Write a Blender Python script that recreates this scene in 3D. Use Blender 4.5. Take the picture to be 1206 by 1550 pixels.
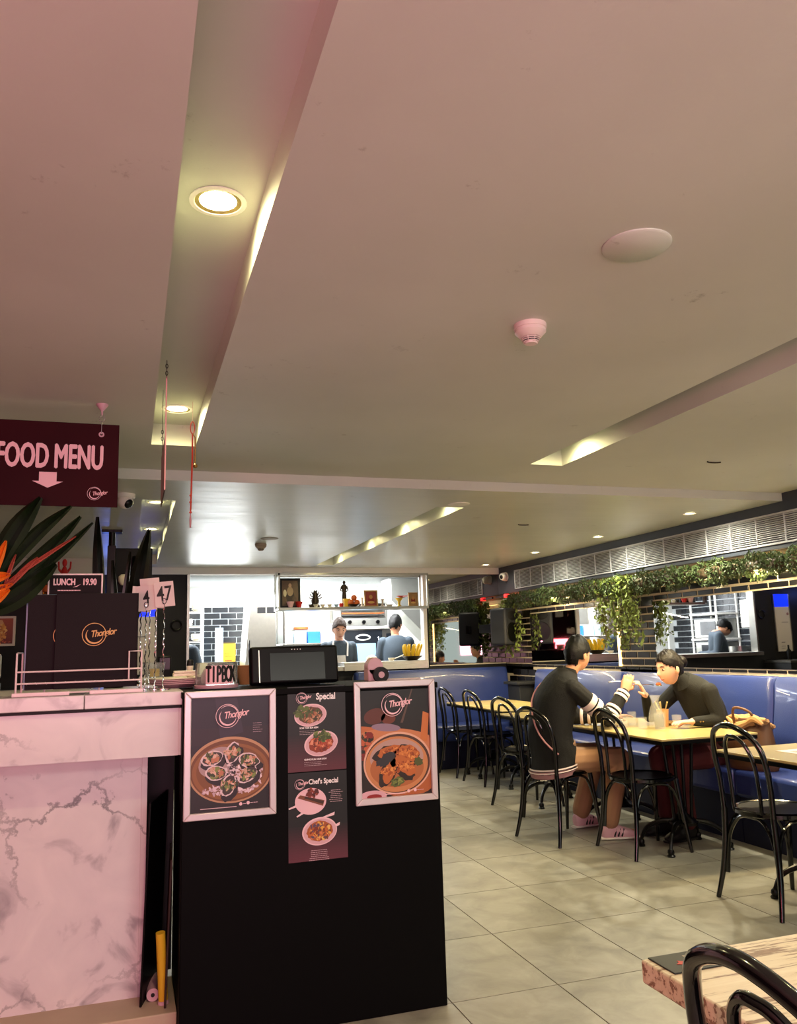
import bpy, bmesh, math, random
from mathutils import Vector, Matrix, Euler, noise
PI = math.pi
S = bpy.context.scene
for o in list(bpy.data.objects): bpy.data.objects.remove(o)
COL = S.collection

# ---------------------------------------------------------------- camera
cam = bpy.data.cameras.new('camera'); camo = bpy.data.objects.new('camera', cam); COL.objects.link(camo)
_y, _p, _r = math.radians(18.234), math.radians(9.3735), math.radians(-1.675)
_f = Vector((math.sin(_y)*math.cos(_p), math.cos(_y)*math.cos(_p), math.sin(_p)))
_r0 = Vector((math.cos(_y), -math.sin(_y), 0)); _u0 = _r0.cross(_f)
_R = _r0*math.cos(_r) + _u0*math.sin(_r); _U = -_r0*math.sin(_r) + _u0*math.cos(_r)
camo.matrix_world = Matrix(((_R.x, _U.x, -_f.x, 0), (_R.y, _U.y, -_f.y, 0), (_R.z, _U.z, -_f.z, 1.35), (0, 0, 0, 1)))
cam.sensor_fit = 'VERTICAL'; cam.sensor_height = 36.0; cam.lens = 1241.16/1550*36.0
cam.clip_start = .05; cam.clip_end = 60
S.camera = camo
# ---------------------------------------------------------------- world, exposure
w = bpy.data.worlds.new('world'); S.world = w; w.use_nodes = True
w.node_tree.nodes['Background'].inputs[0].default_value = (.10, .09, .10, 1)
w.node_tree.nodes['Background'].inputs[1].default_value = .25
S.view_settings.view_transform = 'Standard'; S.view_settings.look = 'None'
S.view_settings.exposure = 0.45; S.view_settings.gamma = 1.0; S.view_settings.use_curve_mapping = False

def lin(h):
    h = h.lstrip('#'); v = [int(h[i:i+2], 16)/255 for i in (0, 2, 4)]
    return tuple((x/12.92 if x <= .04045 else ((x+.055)/1.055)**2.4) for x in v) + (1,)

def area(name, loc, tgt, sx, sy, col, watt, spread=180):
    l = bpy.data.lights.new(name, 'AREA'); l.shape = 'RECTANGLE'; l.size = sx; l.size_y = sy
    l.color = col; l.energy = watt; l.spread = math.radians(spread)
    o = bpy.data.objects.new(name, l); COL.objects.link(o); o.location = loc
    o.rotation_euler = (Vector(tgt)-Vector(loc)).to_track_quat('-Z', 'Y').to_euler(); return o
def spot(name, loc, col, watt, ang=120, blend=.6, size=.03, tgt=None):
    l = bpy.data.lights.new(name, 'SPOT'); l.color = col; l.energy = watt; l.spot_size = math.radians(ang)
    l.spot_blend = blend; l.shadow_soft_size = size
    o = bpy.data.objects.new(name, l); COL.objects.link(o); o.location = loc
    if tgt: o.rotation_euler = (Vector(tgt)-Vector(loc)).to_track_quat('-Z', 'Y').to_euler()
    return o
def point(name, loc, col, watt, size=.05):
    l = bpy.data.lights.new(name, 'POINT'); l.color = col; l.energy = watt; l.shadow_soft_size = size
    o = bpy.data.objects.new(name, l); COL.objects.link(o); o.location = loc; return o
NC, FC, WX, FY, STEP = 2.358, 2.30, 4.48, 9.44, 4.62
WARM = (1.0, .93, .70); SLOT = (1.0, .88, .44)
# pink and red neon of the shop front behind the camera
area('neon_light', (-.3, -1.35, 1.35), (.4, 4, 1.0), 1.8, .5, (1, .37, .52), 46)
area('neon_light', (-1.75, -.2, 1.2), (-.2, 3.2, 1.6), .5, .5, (1, .12, .14), 14)
# kitchen ceiling light, then two added fill lights
area('kitchen_light_and_fill', (1.4, 10.6, 2.36), (1.4, 10.6, 0), 2.0, .5, (.95, .98, 1), 85)
area('kitchen_light_and_fill', (2.8, 10.2, 2.36), (2.8, 10.2, 0), 1.4, .4, (.97, .99, 1), 100)
area('kitchen_light_and_fill', (2.5, 11.9, 2.36), (2.5, 11.9, 0), 2.0, .3, (.97, .99, 1), 80)
area('kitchen_light_and_fill', (2.0, 12.3, 1.7), (2.0, 9, 2.0), 3.0, .9, (.94, .98, 1), 80)  # added fill at the back wall, brightens the dining ceiling
area('kitchen_light_and_fill', (2.5, 9.62, 2.30), (2.5, 10.3, 1.2), 1.4, .15, (1, .98, .94), 16)  # added fill above the pass, brightens the cook's face and the shelf
# blue bar glow on the far left wall
point('bar_light', (-.25, 9.25, 1.95), (.15, .25, 1), 1.3, .01)
# added soft fill lights behind the camera, no lamps of the room
area('front_fill', (1.2, -1.9, 1.2), (1.4, 4, 1.1), 4.5, 1.9, (.82, 1, .94), 25)
area('front_fill', (1.7, -.3, 2.3), (1.9, 1.8, 0), 2.0, .6, (1, .97, .84), 34)

# ---------------------------------------------------------------- mesh helper
class MB:
    def __init__(s): s.v = []; s.f = []; s.m = []; s.c = []; s.mi = 0; s.col = None
    def add(s, vs, fs):
        b = len(s.v); s.v += [tuple(x) for x in vs]
        for f in fs:
            s.f.append([i+b for i in f]); s.m.append(s.mi); s.c.append(s.col)
        return s
    def box(s, c, d, rz=0, rx=0, ry=0):
        R = Euler((rx, ry, rz)).to_matrix(); vs = []
        for z in (-.5, .5):
            for y in (-.5, .5):
                for x in (-.5, .5): vs.append(Vector(c) + R @ Vector((x*d[0], y*d[1], z*d[2])))
        return s.add(vs, [(0, 2, 3, 1), (4, 5, 7, 6), (0, 1, 5, 4), (2, 6, 7, 3), (0, 4, 6, 2), (1, 3, 7, 5)])
    def bb(s, x0, x1, y0, y1, z0, z1):
        return s.box(((x0+x1)/2, (y0+y1)/2, (z0+z1)/2), (abs(x1-x0), abs(y1-y0), abs(z1-z0)))
    def loft(s, rings, n=16, caps=True):
        """rings: (centre, half-axis a, half-axis b)"""
        vs = []; fs = []
        for c, a, b in rings:
            for k in range(n):
                t = 2*PI*k/n; vs.append(Vector(c)+Vector(a)*math.cos(t)+Vector(b)*math.sin(t))
        for i in range(len(rings)-1):
            for k in range(n):
                k2 = (k+1) % n; fs.append((i*n+k, i*n+k2, (i+1)*n+k2, (i+1)*n+k))
        if caps:
            fs.append(tuple(range(n-1, -1, -1))); q = (len(rings)-1)*n; fs.append(tuple(range(q, q+n)))
        return s.add(vs, fs)
    def tube(s, path, r, n=8, closed=False, caps=True):
        P = [Vector(p) for p in path]; N = len(P); rr = r if isinstance(r, (list, tuple)) else [r]*N
        T = []
        for i in range(N):
            if closed: d = P[(i+1) % N]-P[i-1]
            else: d = P[min(i+1, N-1)]-P[max(i-1, 0)]
            T.append(d.normalized())
        up = Vector((0, 0, 1)) if abs(T[0].z) < .9 else Vector((1, 0, 0))
        a = (up - T[0]*up.dot(T[0])).normalized(); rings = []
        for i in range(N):
            a = (a - T[i]*a.dot(T[i])); a = a.normalized() if a.length > 1e-6 else T[i].orthogonal().normalized()
            b = T[i].cross(a); rings.append((P[i], a*rr[i], b*rr[i]))
        if closed:
            vs = []; fs = []
            for c, a, b in rings:
                for k in range(n):
                    t = 2*PI*k/n; vs.append(c+a*math.cos(t)+b*math.sin(t))
            for i in range(N):
                j = (i+1) % N
                for k in range(n):
                    k2 = (k+1) % n; fs.append((i*n+k, i*n+k2, j*n+k2, j*n+k))
            return s.add(vs, fs)
        return s.loft(rings, n, caps)
    def cyl(s, a, b, r, r2=None, n=16): return s.tube([a, b], [r, r if r2 is None else r2], n)
    def lathe(s, prof, c=(0, 0, 0), n=24, caps=True):
        return s.loft([((c[0], c[1], c[2]+z), (r, 0, 0), (0, r, 0)) for r, z in prof], n, caps)
    def ball(s, c, r, n=12, m=8, R=None):
        r = (r, r, r) if isinstance(r, (int, float)) else r; vs = []; fs = []
        R = R or Matrix.Identity(3)
        for i in range(m+1):
            ph = PI*i/m
            for k in range(n):
                t = 2*PI*k/n
                vs.append(Vector(c)+R @ Vector((r[0]*math.sin(ph)*math.cos(t), r[1]*math.sin(ph)*math.sin(t), r[2]*math.cos(ph))))
        for i in range(m):
            for k in range(n):
                k2 = (k+1) % n; fs.append((i*n+k, (i+1)*n+k, (i+1)*n+k2, i*n+k2))
        return s.add(vs, fs)
    def prism(s, poly, t, M):
        """poly in 2D, thickness t along local z, M: 4x4"""
        n = len(poly); vs = [M @ Vector((p[0], p[1], 0)) for p in poly]+[M @ Vector((p[0], p[1], t)) for p in poly]
        fs = [tuple(range(n-1, -1, -1)), tuple(range(n, 2*n))]+[(i, (i+1) % n, n+(i+1) % n, n+i) for i in range(n)]
        return s.add(vs, fs)
    def cap(s, a, b, ra, rb, n=12):
        a = Vector(a); b = Vector(b); d = (b-a).normalized(); P = []; R = []
        for k in (-1, -.8, -.5, 0): P.append(a+d*ra*k); R.append(ra*math.sqrt(max(0.02, 1-k*k)))
        for k in (0, .5, .8, 1): P.append(b+d*rb*k); R.append(rb*math.sqrt(max(0.02, 1-k*k)))
        return s.tube(P, R, n)
    def build(s, name, mats, parent=None, smooth=True, bevel=0, sub=0, loc=None, rot=None, label=None, seg=2):
        me = bpy.data.meshes.new(name); me.from_pydata(s.v, [], s.f)
        mats = mats if isinstance(mats, (list, tuple)) else [mats]
        for m in mats: me.materials.append(m)
        if len(mats) > 1: me.polygons.foreach_set('material_index', s.m)
        if any(c is not None for c in s.c):
            at = me.color_attributes.new('Col', 'FLOAT_COLOR', 'CORNER'); i = 0; buf = []
            for f, c in zip(s.f, s.c):
                buf += list(c or (0, 0, 0, 1))*len(f)
            at.data.foreach_set('color', buf)
        me.validate(); me.update()
        if smooth:
            me.polygons.foreach_set('use_smooth', [True]*len(me.polygons))
            me.set_sharp_from_angle(angle=math.radians(40))
        o = bpy.data.objects.new(name, me); COL.objects.link(o)
        if parent: o.parent = parent
        if loc is not None: o.location = loc
        if rot is not None: o.rotation_euler = rot
        if bevel:
            b = o.modifiers.new('bevel', 'BEVEL'); b.width = bevel; b.segments = seg; b.limit_method = 'ANGLE'
        if sub:
            b = o.modifiers.new('sub', 'SUBSURF'); b.levels = sub; b.render_levels = sub
        if label: o['label'] = label
        return o

def thing(name, label, cat, loc=(0, 0, 0), rz=0, group=None, rot=None):
    o = bpy.data.objects.new(name, None); COL.objects.link(o); o.empty_display_size = .05
    o.location = loc; o.rotation_euler = rot if rot else (0, 0, rz)
    o['label'] = label; o['category'] = cat
    if group: o['group'] = group
    return o
def tag(o, label, cat, group=None):
    o['label'] = label; o['category'] = cat
    if group: o['group'] = group
    return o
def struct(o): o['kind'] = 'structure'; return o
def dup(r0, loc, rz, label, group=None):
    r = r0.copy(); COL.objects.link(r); r.location = loc; r.rotation_euler = (0, 0, rz); r['label'] = label
    if group: r['group'] = group
    for ch in list(r0.children):
        c = ch.copy(); COL.objects.link(c); c.parent = r
        for g in ch.children:
            d = g.copy(); COL.objects.link(d); d.parent = c
    return r
def text(body, size, loc, mat, parent, rot=(PI/2, 0, 0), shear=0, bold=0, name='lettering', align='CENTER', sx=1, ext=.0006, sp=1, fat=0):
    c = bpy.data.curves.new(name, 'FONT'); c.body = body; c.size = size; c.align_x = align; c.align_y = 'CENTER'
    c.extrude = ext; c.shear = shear; c.offset = bold; c.resolution_u = 3; c.space_character = sp
    c.materials.append(mat); o = bpy.data.objects.new(name, c); COL.objects.link(o)
    dg = bpy.context.evaluated_depsgraph_get(); me = bpy.data.meshes.new_from_object(o.evaluated_get(dg)); bpy.data.objects.remove(o); bpy.data.curves.remove(c)
    if fat:
        bm = bmesh.new()
        for dx, dy in ((-fat, 0), (fat, 0), (0, fat), (0, -fat)):
            n0 = len(bm.verts); bm.from_mesh(me); bm.verts.ensure_lookup_table()
            for v in bm.verts[n0:]: v.co.x += dx/max(sx, .1); v.co.y += dy; v.co.z += (dx+2*dy)*.02
        bm.to_mesh(me); bm.free()
    o = bpy.data.objects.new(name, me); COL.objects.link(o); me.name = name
    o.parent = parent; o.location = loc; o.rotation_euler = rot; o.scale = (sx, 1, 1); return o
def spline(pts, k=6):
    """Catmull-Rom through the points"""
    P = [Vector(p) for p in pts]; out = []
    for i in range(len(P)-1):
        a = P[max(i-1, 0)]; b = P[i]; c = P[i+1]; d = P[min(i+2, len(P)-1)]
        for j in range(k):
            t = j/k; out.append(.5*((2*b)+(c-a)*t+(2*a-5*b+4*c-d)*t*t+(3*b-a-3*c+d)*t**3))
    out.append(P[-1]); return out
def rad(rr, k=6):
    out = []
    for i in range(len(rr)-1):
        for j in range(k): out.append(rr[i]+(rr[i+1]-rr[i])*j/k)
    return out+[rr[-1]]

# ---------------------------------------------------------------- materials
def nmat(name):
    m = bpy.data.materials.new(name); m.use_nodes = True; nt = m.node_tree; return m, nt, nt.nodes['Principled BSDF']
def mat(name, col, rough=.5, metal=0, var=0, vs=8, bump=0, bs=60, emit=0, ecol=None, spec=.5, trans=0, ior=1.45, alpha=1, coat=0, coord='Object'):
    m, nt, b = nmat(name); c = lin(col) if isinstance(col, str) else tuple(col)+((1,) if len(col) == 3 else ())
    b.inputs['Base Color'].default_value = c; b.inputs['Roughness'].default_value = rough; b.inputs['Metallic'].default_value = metal
    b.inputs['Specular IOR Level'].default_value = spec; b.inputs['Transmission Weight'].default_value = trans; b.inputs['IOR'].default_value = ior
    b.inputs['Alpha'].default_value = alpha; b.inputs['Coat Weight'].default_value = coat
    if emit: b.inputs['Emission Color'].default_value = (lin(ecol) if ecol else c); b.inputs['Emission Strength'].default_value = emit
    tc = nt.nodes.new('ShaderNodeTexCoord')
    if var:
        n = nt.nodes.new('ShaderNodeTexNoise'); n.inputs['Scale'].default_value = vs; n.inputs['Detail'].default_value = 6
        r = nt.nodes.new('ShaderNodeMapRange'); r.inputs[3].default_value = 1-var; r.inputs[4].default_value = 1+var
        x = nt.nodes.new('ShaderNodeVectorMath'); x.operation = 'SCALE'; x.inputs[0].default_value = c[:3]
        nt.links.new(tc.outputs[coord], n.inputs['Vector']); nt.links.new(n.outputs['Fac'], r.inputs[0])
        nt.links.new(r.outputs[0], x.inputs['Scale']); nt.links.new(x.outputs[0], b.inputs['Base Color'])
    if bump:
        n = nt.nodes.new('ShaderNodeTexNoise'); n.inputs['Scale'].default_value = bs; n.inputs['Detail'].default_value = 3
        bp = nt.nodes.new('ShaderNodeBump'); bp.inputs['Strength'].default_value = bump; bp.inputs['Distance'].default_value = .01
        nt.links.new(tc.outputs[coord], n.inputs['Vector']); nt.links.new(n.outputs['Fac'], bp.inputs['Height']); nt.links.new(bp.outputs[0], b.inputs['Normal'])
    return m
def ramp(nt, stops):
    r = nt.nodes.new('ShaderNodeValToRGB'); e = r.color_ramp.elements
    while len(e) < len(stops): e.new(.5)
    for el, (p, c) in zip(e, stops): el.position = p; el.color = lin(c)
    return r
def marble():
    m, nt, b = nmat('white marble'); tc = nt.nodes.new('ShaderNodeTexCoord'); L = nt.links.new
    n = nt.nodes.new('ShaderNodeTexNoise'); n.inputs['Scale'].default_value = 2.6; n.inputs['Detail'].default_value = 9; n.inputs['Roughness'].default_value = .62
    mx = nt.nodes.new('ShaderNodeVectorMath'); mx.operation = 'MULTIPLY_ADD'; mx.inputs[1].default_value = (.55, .55, .55)
    L(tc.outputs['Object'], n.inputs['Vector']); L(n.outputs['Color'], mx.inputs[0]); L(tc.outputs['Object'], mx.inputs[2])
    v = nt.nodes.new('ShaderNodeTexVoronoi'); v.feature = 'DISTANCE_TO_EDGE'; v.inputs['Scale'].default_value = 1.9; L(mx.outputs[0], v.inputs['Vector'])
    r1 = ramp(nt, [(0, '#55505a'), (.008, '#8a858c'), (.02, '#e9e4e6'), (1, '#f2eeee')]); L(v.outputs['Distance'], r1.inputs[0])
    n2 = nt.nodes.new('ShaderNodeTexNoise'); n2.inputs['Scale'].default_value = 5; n2.inputs['Detail'].default_value = 8; n2.inputs['Distortion'].default_value = 1.2
    L(tc.outputs['Object'], n2.inputs['Vector']); r2 = ramp(nt, [(.3, '#f6f2f2'), (.56, '#ece8ea'), (.68, '#b9b4ba')]); L(n2.outputs['Fac'], r2.inputs[0])
    n3 = nt.nodes.new('ShaderNodeTexNoise'); n3.inputs['Scale'].default_value = 1.3; L(tc.outputs['Object'], n3.inputs['Vector'])
    r3 = ramp(nt, [(.38, '#ffffff'), (.55, '#000000')]); L(n3.outputs['Fac'], r3.inputs[0])
    m1 = nt.nodes.new('ShaderNodeMix'); m1.data_type = 'RGBA'; m1.blend_type = 'MULTIPLY'; m1.inputs[0].default_value = .9
    L(r2.outputs[0], m1.inputs[6])
    lt = nt.nodes.new('ShaderNodeMix'); lt.data_type = 'RGBA'; lt.blend_type = 'MIX'; L(r3.outputs[0], lt.inputs[0]); L(r1.outputs[0], lt.inputs[6]); lt.inputs[7].default_value = (.8, .78, .79, 1)
    L(lt.outputs[2], m1.inputs[7]); L(m1.outputs[2], b.inputs['Base Color']); b.inputs['Roughness'].default_value = .25
    return m
def floor_tile():
    m, nt, b = nmat('beige stone tile'); tc = nt.nodes.new('ShaderNodeTexCoord'); L = nt.links.new
    oi = nt.nodes.new('ShaderNodeObjectInfo')
    ad = nt.nodes.new('ShaderNodeVectorMath'); ad.operation = 'MULTIPLY_ADD'; ad.inputs[1].default_value = (1, 1, 1); L(tc.outputs['Object'], ad.inputs[0])
    cb = nt.nodes.new('ShaderNodeCombineXYZ'); mu = nt.nodes.new('ShaderNodeMath'); mu.operation = 'MULTIPLY'; mu.inputs[1].default_value = 37; L(oi.outputs['Random'], mu.inputs[0]); L(mu.outputs[0], cb.inputs[2]); L(cb.outputs[0], ad.inputs[2])
    n = nt.nodes.new('ShaderNodeTexNoise'); n.inputs['Scale'].default_value = 6; n.inputs['Detail'].default_value = 8; n.inputs['Roughness'].default_value = .6; n.inputs['Distortion'].default_value = .5
    L(ad.outputs[0], n.inputs['Vector']); r = ramp(nt, [(.28, '#77746a'), (.5, '#8f8c80'), (.72, '#a3a096')]); L(n.outputs['Fac'], r.inputs[0])
    L(r.outputs[0], b.inputs['Base Color'])
    rr = nt.nodes.new('ShaderNodeMapRange'); rr.inputs[3].default_value = .28; rr.inputs[4].default_value = .5; L(n.outputs['Fac'], rr.inputs[0]); L(rr.outputs[0], b.inputs['Roughness'])
    return m
def wood():
    m, nt, b = nmat('limed wood'); tc = nt.nodes.new('ShaderNodeTexCoord'); L = nt.links.new
    mp = nt.nodes.new('ShaderNodeMapping'); mp.inputs['Scale'].default_value = (2, 26, 26); L(tc.outputs['Object'], mp.inputs[0])
    n = nt.nodes.new('ShaderNodeTexNoise'); n.inputs['Scale'].default_value = 2.2; n.inputs['Detail'].default_value = 8; n.inputs['Roughness'].default_value = .65; L(mp.outputs[0], n.inputs['Vector'])
    r = ramp(nt, [(.3, '#a98a6e'), (.42, '#7d5e48'), (.47, '#d8c7a8'), (.75, '#e6dabf')]); L(n.outputs['Fac'], r.inputs[0])
    L(r.outputs[0], b.inputs['Base Color']); b.inputs['Roughness'].default_value = .4
    return m
def printed():
    m, nt, b = nmat('printed sheet'); a = nt.nodes.new('ShaderNodeVertexColor'); a.layer_name = 'Col'
    nt.links.new(a.outputs[0], b.inputs['Base Color']); b.inputs['Roughness'].default_value = .45; return m
def ceiling_mat(rg=.55):
    m, nt, b = nmat('ceiling paint'); tc = nt.nodes.new('ShaderNodeTexCoord'); L = nt.links.new
    n = nt.nodes.new('ShaderNodeTexNoise'); n.inputs['Scale'].default_value = .9; n.inputs['Detail'].default_value = 5; L(tc.outputs['Object'], n.inputs['Vector'])
    r = ramp(nt, [(.3, '#bfc2b6'), (.7, '#cfd2c8')]); L(n.outputs['Fac'], r.inputs[0]); 
    n2 = nt.nodes.new('ShaderNodeTexNoise'); n2.inputs['Scale'].default_value = 7; n2.inputs['Detail'].default_value = 9; n2.inputs['Roughness'].default_value = .7; L(tc.outputs['Object'], n2.inputs['Vector'])
    r2 = ramp(nt, [(.64, '#ffffff'), (.74, '#8d8376')]); L(n2.outputs['Fac'], r2.inputs[0])
    mx = nt.nodes.new('ShaderNodeMix'); mx.data_type = 'RGBA'; mx.blend_type = 'MULTIPLY'; mx.inputs[0].default_value = .6
    L(r.outputs[0], mx.inputs[6]); L(r2.outputs[0], mx.inputs[7]); L(mx.outputs[2], b.inputs['Base Color'])
    b.inputs['Roughness'].default_value = rg
    if rg < .5:
        mp = nt.nodes.new('ShaderNodeMapping'); mp.inputs['Scale'].default_value = (1.6, 16, 1); L(tc.outputs['Object'], mp.inputs[0])
        ns = nt.nodes.new('ShaderNodeTexNoise'); ns.inputs['Scale'].default_value = 1.5; ns.inputs['Detail'].default_value = 4; L(mp.outputs[0], ns.inputs['Vector'])
        mr = nt.nodes.new('ShaderNodeMapRange'); mr.inputs[1].default_value = .35; mr.inputs[2].default_value = .65; mr.inputs[3].default_value = rg-.03; mr.inputs[4].default_value = rg+.05
        L(ns.outputs['Fac'], mr.inputs[0]); L(mr.outputs[0], b.inputs['Roughness'])
    b.inputs['Specular IOR Level'].default_value = .5;  b.inputs['Specular IOR Level'].default_value = .5 if rg > .5 else .9
    n3 = nt.nodes.new('ShaderNodeTexNoise'); n3.inputs['Scale'].default_value = 45; bp = nt.nodes.new('ShaderNodeBump'); bp.inputs['Strength'].default_value = .12; bp.inputs['Distance'].default_value = .004
    L(tc.outputs['Object'], n3.inputs['Vector']); L(n3.outputs['Fac'], bp.inputs['Height']); L(bp.outputs[0], b.inputs['Normal'])
    return m
K = dict(
 ceil=ceiling_mat(), ceilg=ceiling_mat(.33), kceil=mat('kitchen ceiling paint', '#c2c8c8', .6, var=.05), floort=floor_tile(), grout=mat('floor grout', '#5e5744', .8), marble=marble(), wood=wood(), prt=printed(),
 dark=mat('dark wall paint', '#17181b', .6, var=.2), black=mat('black laminate', '#010102', .6, var=.3, vs=3, spec=.12), wallp=mat('dark red wall', '#3a2024', .6, var=.2),
 gloss=mat('black lacquered wood', '#050506', .16, coat=.5, var=.2), iron=mat('black cast iron', '#060607', .3, metal=.3, var=.3),
 plastic=mat('black plastic', '#030304', .45, var=.1, spec=.2), screen=mat('dark glass screen', '#15191b', .25, var=.1, spec=.25),
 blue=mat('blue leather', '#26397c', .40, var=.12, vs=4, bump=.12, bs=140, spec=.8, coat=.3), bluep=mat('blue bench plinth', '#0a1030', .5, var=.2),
 ttop=mat('cream tabletop', '#b5a26a', .22, var=.06, vs=5), mirror=mat('mirror glass', (.78, .78, .78), .015, metal=1),
 dimmir=mat('dimmed mirror glass', (.42, .41, .40), .02, metal=1), tile=mat('black glazed tile', '#0a090b', .28, var=.3),
 tgrout=mat('pale tile grout', '#d8cdb4', .8, var=.1), white=mat('white enamel', '#e9e6e0', .4, var=.05), whitem=mat('white matt paint', '#e6e6e2', .7, var=.05),
 grille=mat('white grille paint', '#bcbec2', .4, var=.06), bulk=mat('slate paint', '#353a44', .5, var=.1),
 steel=mat('brushed steel', '#b9b6ae', .3, metal=1, var=.1, vs=20), chrome=mat('chrome', '#d0d0d0', .12, metal=1), alu=mat('satin aluminium frame', '#d9cdd2', .32, metal=.35, var=.04),
 gold=mat('gold foil', '#b08c54', .45, metal=.4), menu=mat('plum menu cover', '#150c11', .6, var=.08, bump=.1, bs=300, spec=.2),
 ink=mat('black ink', '#0b090a', .6), paper=mat('paper', '#dcc9c9', .7, var=.04), pinkprint=mat('pale pink print', '#f0c4cc', .5), wprint=mat('white print', '#f1ecee', .5),
 rim=mat('white enamelled wire', '#e8d5d8', .3), glass=mat('clear glass', '#f4f6ee', .05, alpha=.09, spec=1), acryl=mat('clear acrylic', '#f0f4f4', .08, trans=.9, ior=1.2),
 lens=mat('lamp diffuser', '#fff6d8', .4, emit=14, ecol='#fff0c0'), lensw=mat('fluorescent tube', '#ffffff', .4, emit=9, ecol='#f4fbff'), led=mat('led strip', '#ffd98a', .4, emit=5, ecol='#ffd080'),
 reflec=mat('lamp reflector', '#d9c97a', .25, metal=.6), redled=mat('red light', '#ff2020', .4, emit=5), bluel=mat('lit blue panel', '#1030ff', .4, emit=1.0), dbrown=mat('dark brown board', '#2a130c', .6, var=.2),
 leaf=mat('hedge leaf', '#41512b', .5, var=.5, vs=30), leafl=mat('vine leaf', '#6c7c38', .45, var=.4, vs=30), stem=mat('brown stem', '#4b3c26', .7, var=.3),
 sleaf=mat('deep green leaf', '#14220f', .3, var=.3), orange=mat('orange petal', '#e0711a', .5, var=.2), petal=mat('pink bract edge', '#a3493e', .5, var=.2), bleaf=mat('near-black leaf', '#0c1009', .25, var=.3),
 skin=mat('skin', '#c18b6b', .5, var=.06), skin2=mat('fair skin', '#d8a58a', .5, var=.06), hair=mat('black hair', '#040303', .5, var=.3, vs=60, bump=.25, bs=180, spec=.3), hairb=mat('dark brown hair', '#0e0805', .42, var=.35, vs=60, bump=.25, bs=180, spec=.3),
 spk=mat('speaker plastic', '#26282c', .5, var=.1), hairg=mat('brown hair', '#3a2a20', .6, var=.3, vs=60, bump=.6, bs=180), bknit=mat('black knit', '#0a0a0b', .8, var=.3, bump=.5, bs=250), gknit=mat('very dark olive knit', '#12120d', .8, var=.3, bump=.5, bs=250),
 stripe=mat('white stripe knit', '#e4d3d0', .8, var=.05), shirt=mat('dusty pink shirt', '#a87c80', .8, var=.08), pants=mat('tan cotton', '#a07a5a', .8, var=.12), maroon=mat('maroon cloth', '#4a1519', .8, var=.2), shoe=mat('pale pink leather', '#e0b4bd', .5, var=.04),
 teal=mat('slate cotton shirt', '#3b4752', .8, var=.12, bump=.3, bs=80), apron=mat('white patterned apron', '#d8dad8', .8, var=.15, vs=90), eyew=mat('eye white', '#e8e2dc', .3), eyed=mat('dark iris', '#15100c', .2), lip=mat('lips', '#a4564e', .5),
 sign=mat('sign board maroon', '#30020a', .6, var=.7, vs=1.6, spec=.15), cord=mat('red cord', '#c8432f', .6), brass=mat('brass', '#a88848', .3, metal=.9), pcord=mat('pink ribbon', '#c98f92', .6),
 cardb=mat('cardboard', '#b98a58', .7, var=.1), yellow=mat('yellow plastic', '#d9b22a', .4, var=.05), banana=mat('banana skin', '#d9b425', .5, var=.15), red=mat('red glaze', '#b8201c', .35, var=.1), bluec=mat('blue plastic', '#2a6fc0', .4), lblue=mat('pale blue plastic', '#9fc4dc', .4),
 orangef=mat('orange fruit', '#c8642a', .5, var=.1), bronze=mat('bronze', '#3a2f22', .4, metal=.6, var=.2), wax=mat('cream ceramic', '#e8e0cc', .3), amber=mat('amber bottle glass', '#7a3a0c', .08, trans=.5), frameb=mat('black frame', '#0c0a0a', .4), framew=mat('white frame', '#e8e0d0', .5),
 hood=mat('grey steel hood', '#a9aaa4', .35, metal=.7, var=.1), ktile=mat('kitchen dark tile', '#20242a', .2, var=.3), kgrout=mat('white grout', '#d8dde2', .8), bag=mat('brown leather bag', '#5b3a22', .5, var=.3), tanc=mat('tan scarf cloth', '#b98d5c', .8, var=.15),
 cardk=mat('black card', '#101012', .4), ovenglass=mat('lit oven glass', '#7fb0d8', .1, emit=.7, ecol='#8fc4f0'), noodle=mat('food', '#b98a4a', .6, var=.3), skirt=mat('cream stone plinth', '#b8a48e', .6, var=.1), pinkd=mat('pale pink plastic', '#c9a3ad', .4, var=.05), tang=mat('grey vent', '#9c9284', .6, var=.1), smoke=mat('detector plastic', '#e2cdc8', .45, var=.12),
)
# ================================================================ room shell
X0, YB, KX0, KX1, KY = -3.2, -2.0, -.4, 4.3, 12.6
XR = WX
# floor: one slab with single tiles as children
fl = struct(MB().bb(X0-.1, XR+.1, YB-.1, KY+.1, -.12, -.006).build('floor', K['grout'], smooth=False))
TX, TY = .455, .64
tm = MB().box((0, 0, -.003), (TX-.005, TY-.005, .006)); t0 = None
xs = [1.665+TX*k for k in range(-10, 6)]; ys = [4.47+TY*k for k in range(-9, 8)]
for x in xs:
    for y in ys:
        if x+TX < -3.1 or x > 3.95 or (x < -1.2 and y > 6): continue
        if t0 is None: t0 = tm.build('floor_tile', K['floort'], fl, smooth=False, loc=(x+TX/2, y+TY/2, 0))
        else:
            c = t0.copy(); COL.objects.link(c); c.parent = fl; c.location = (x+TX/2, y+TY/2, 0)

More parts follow.
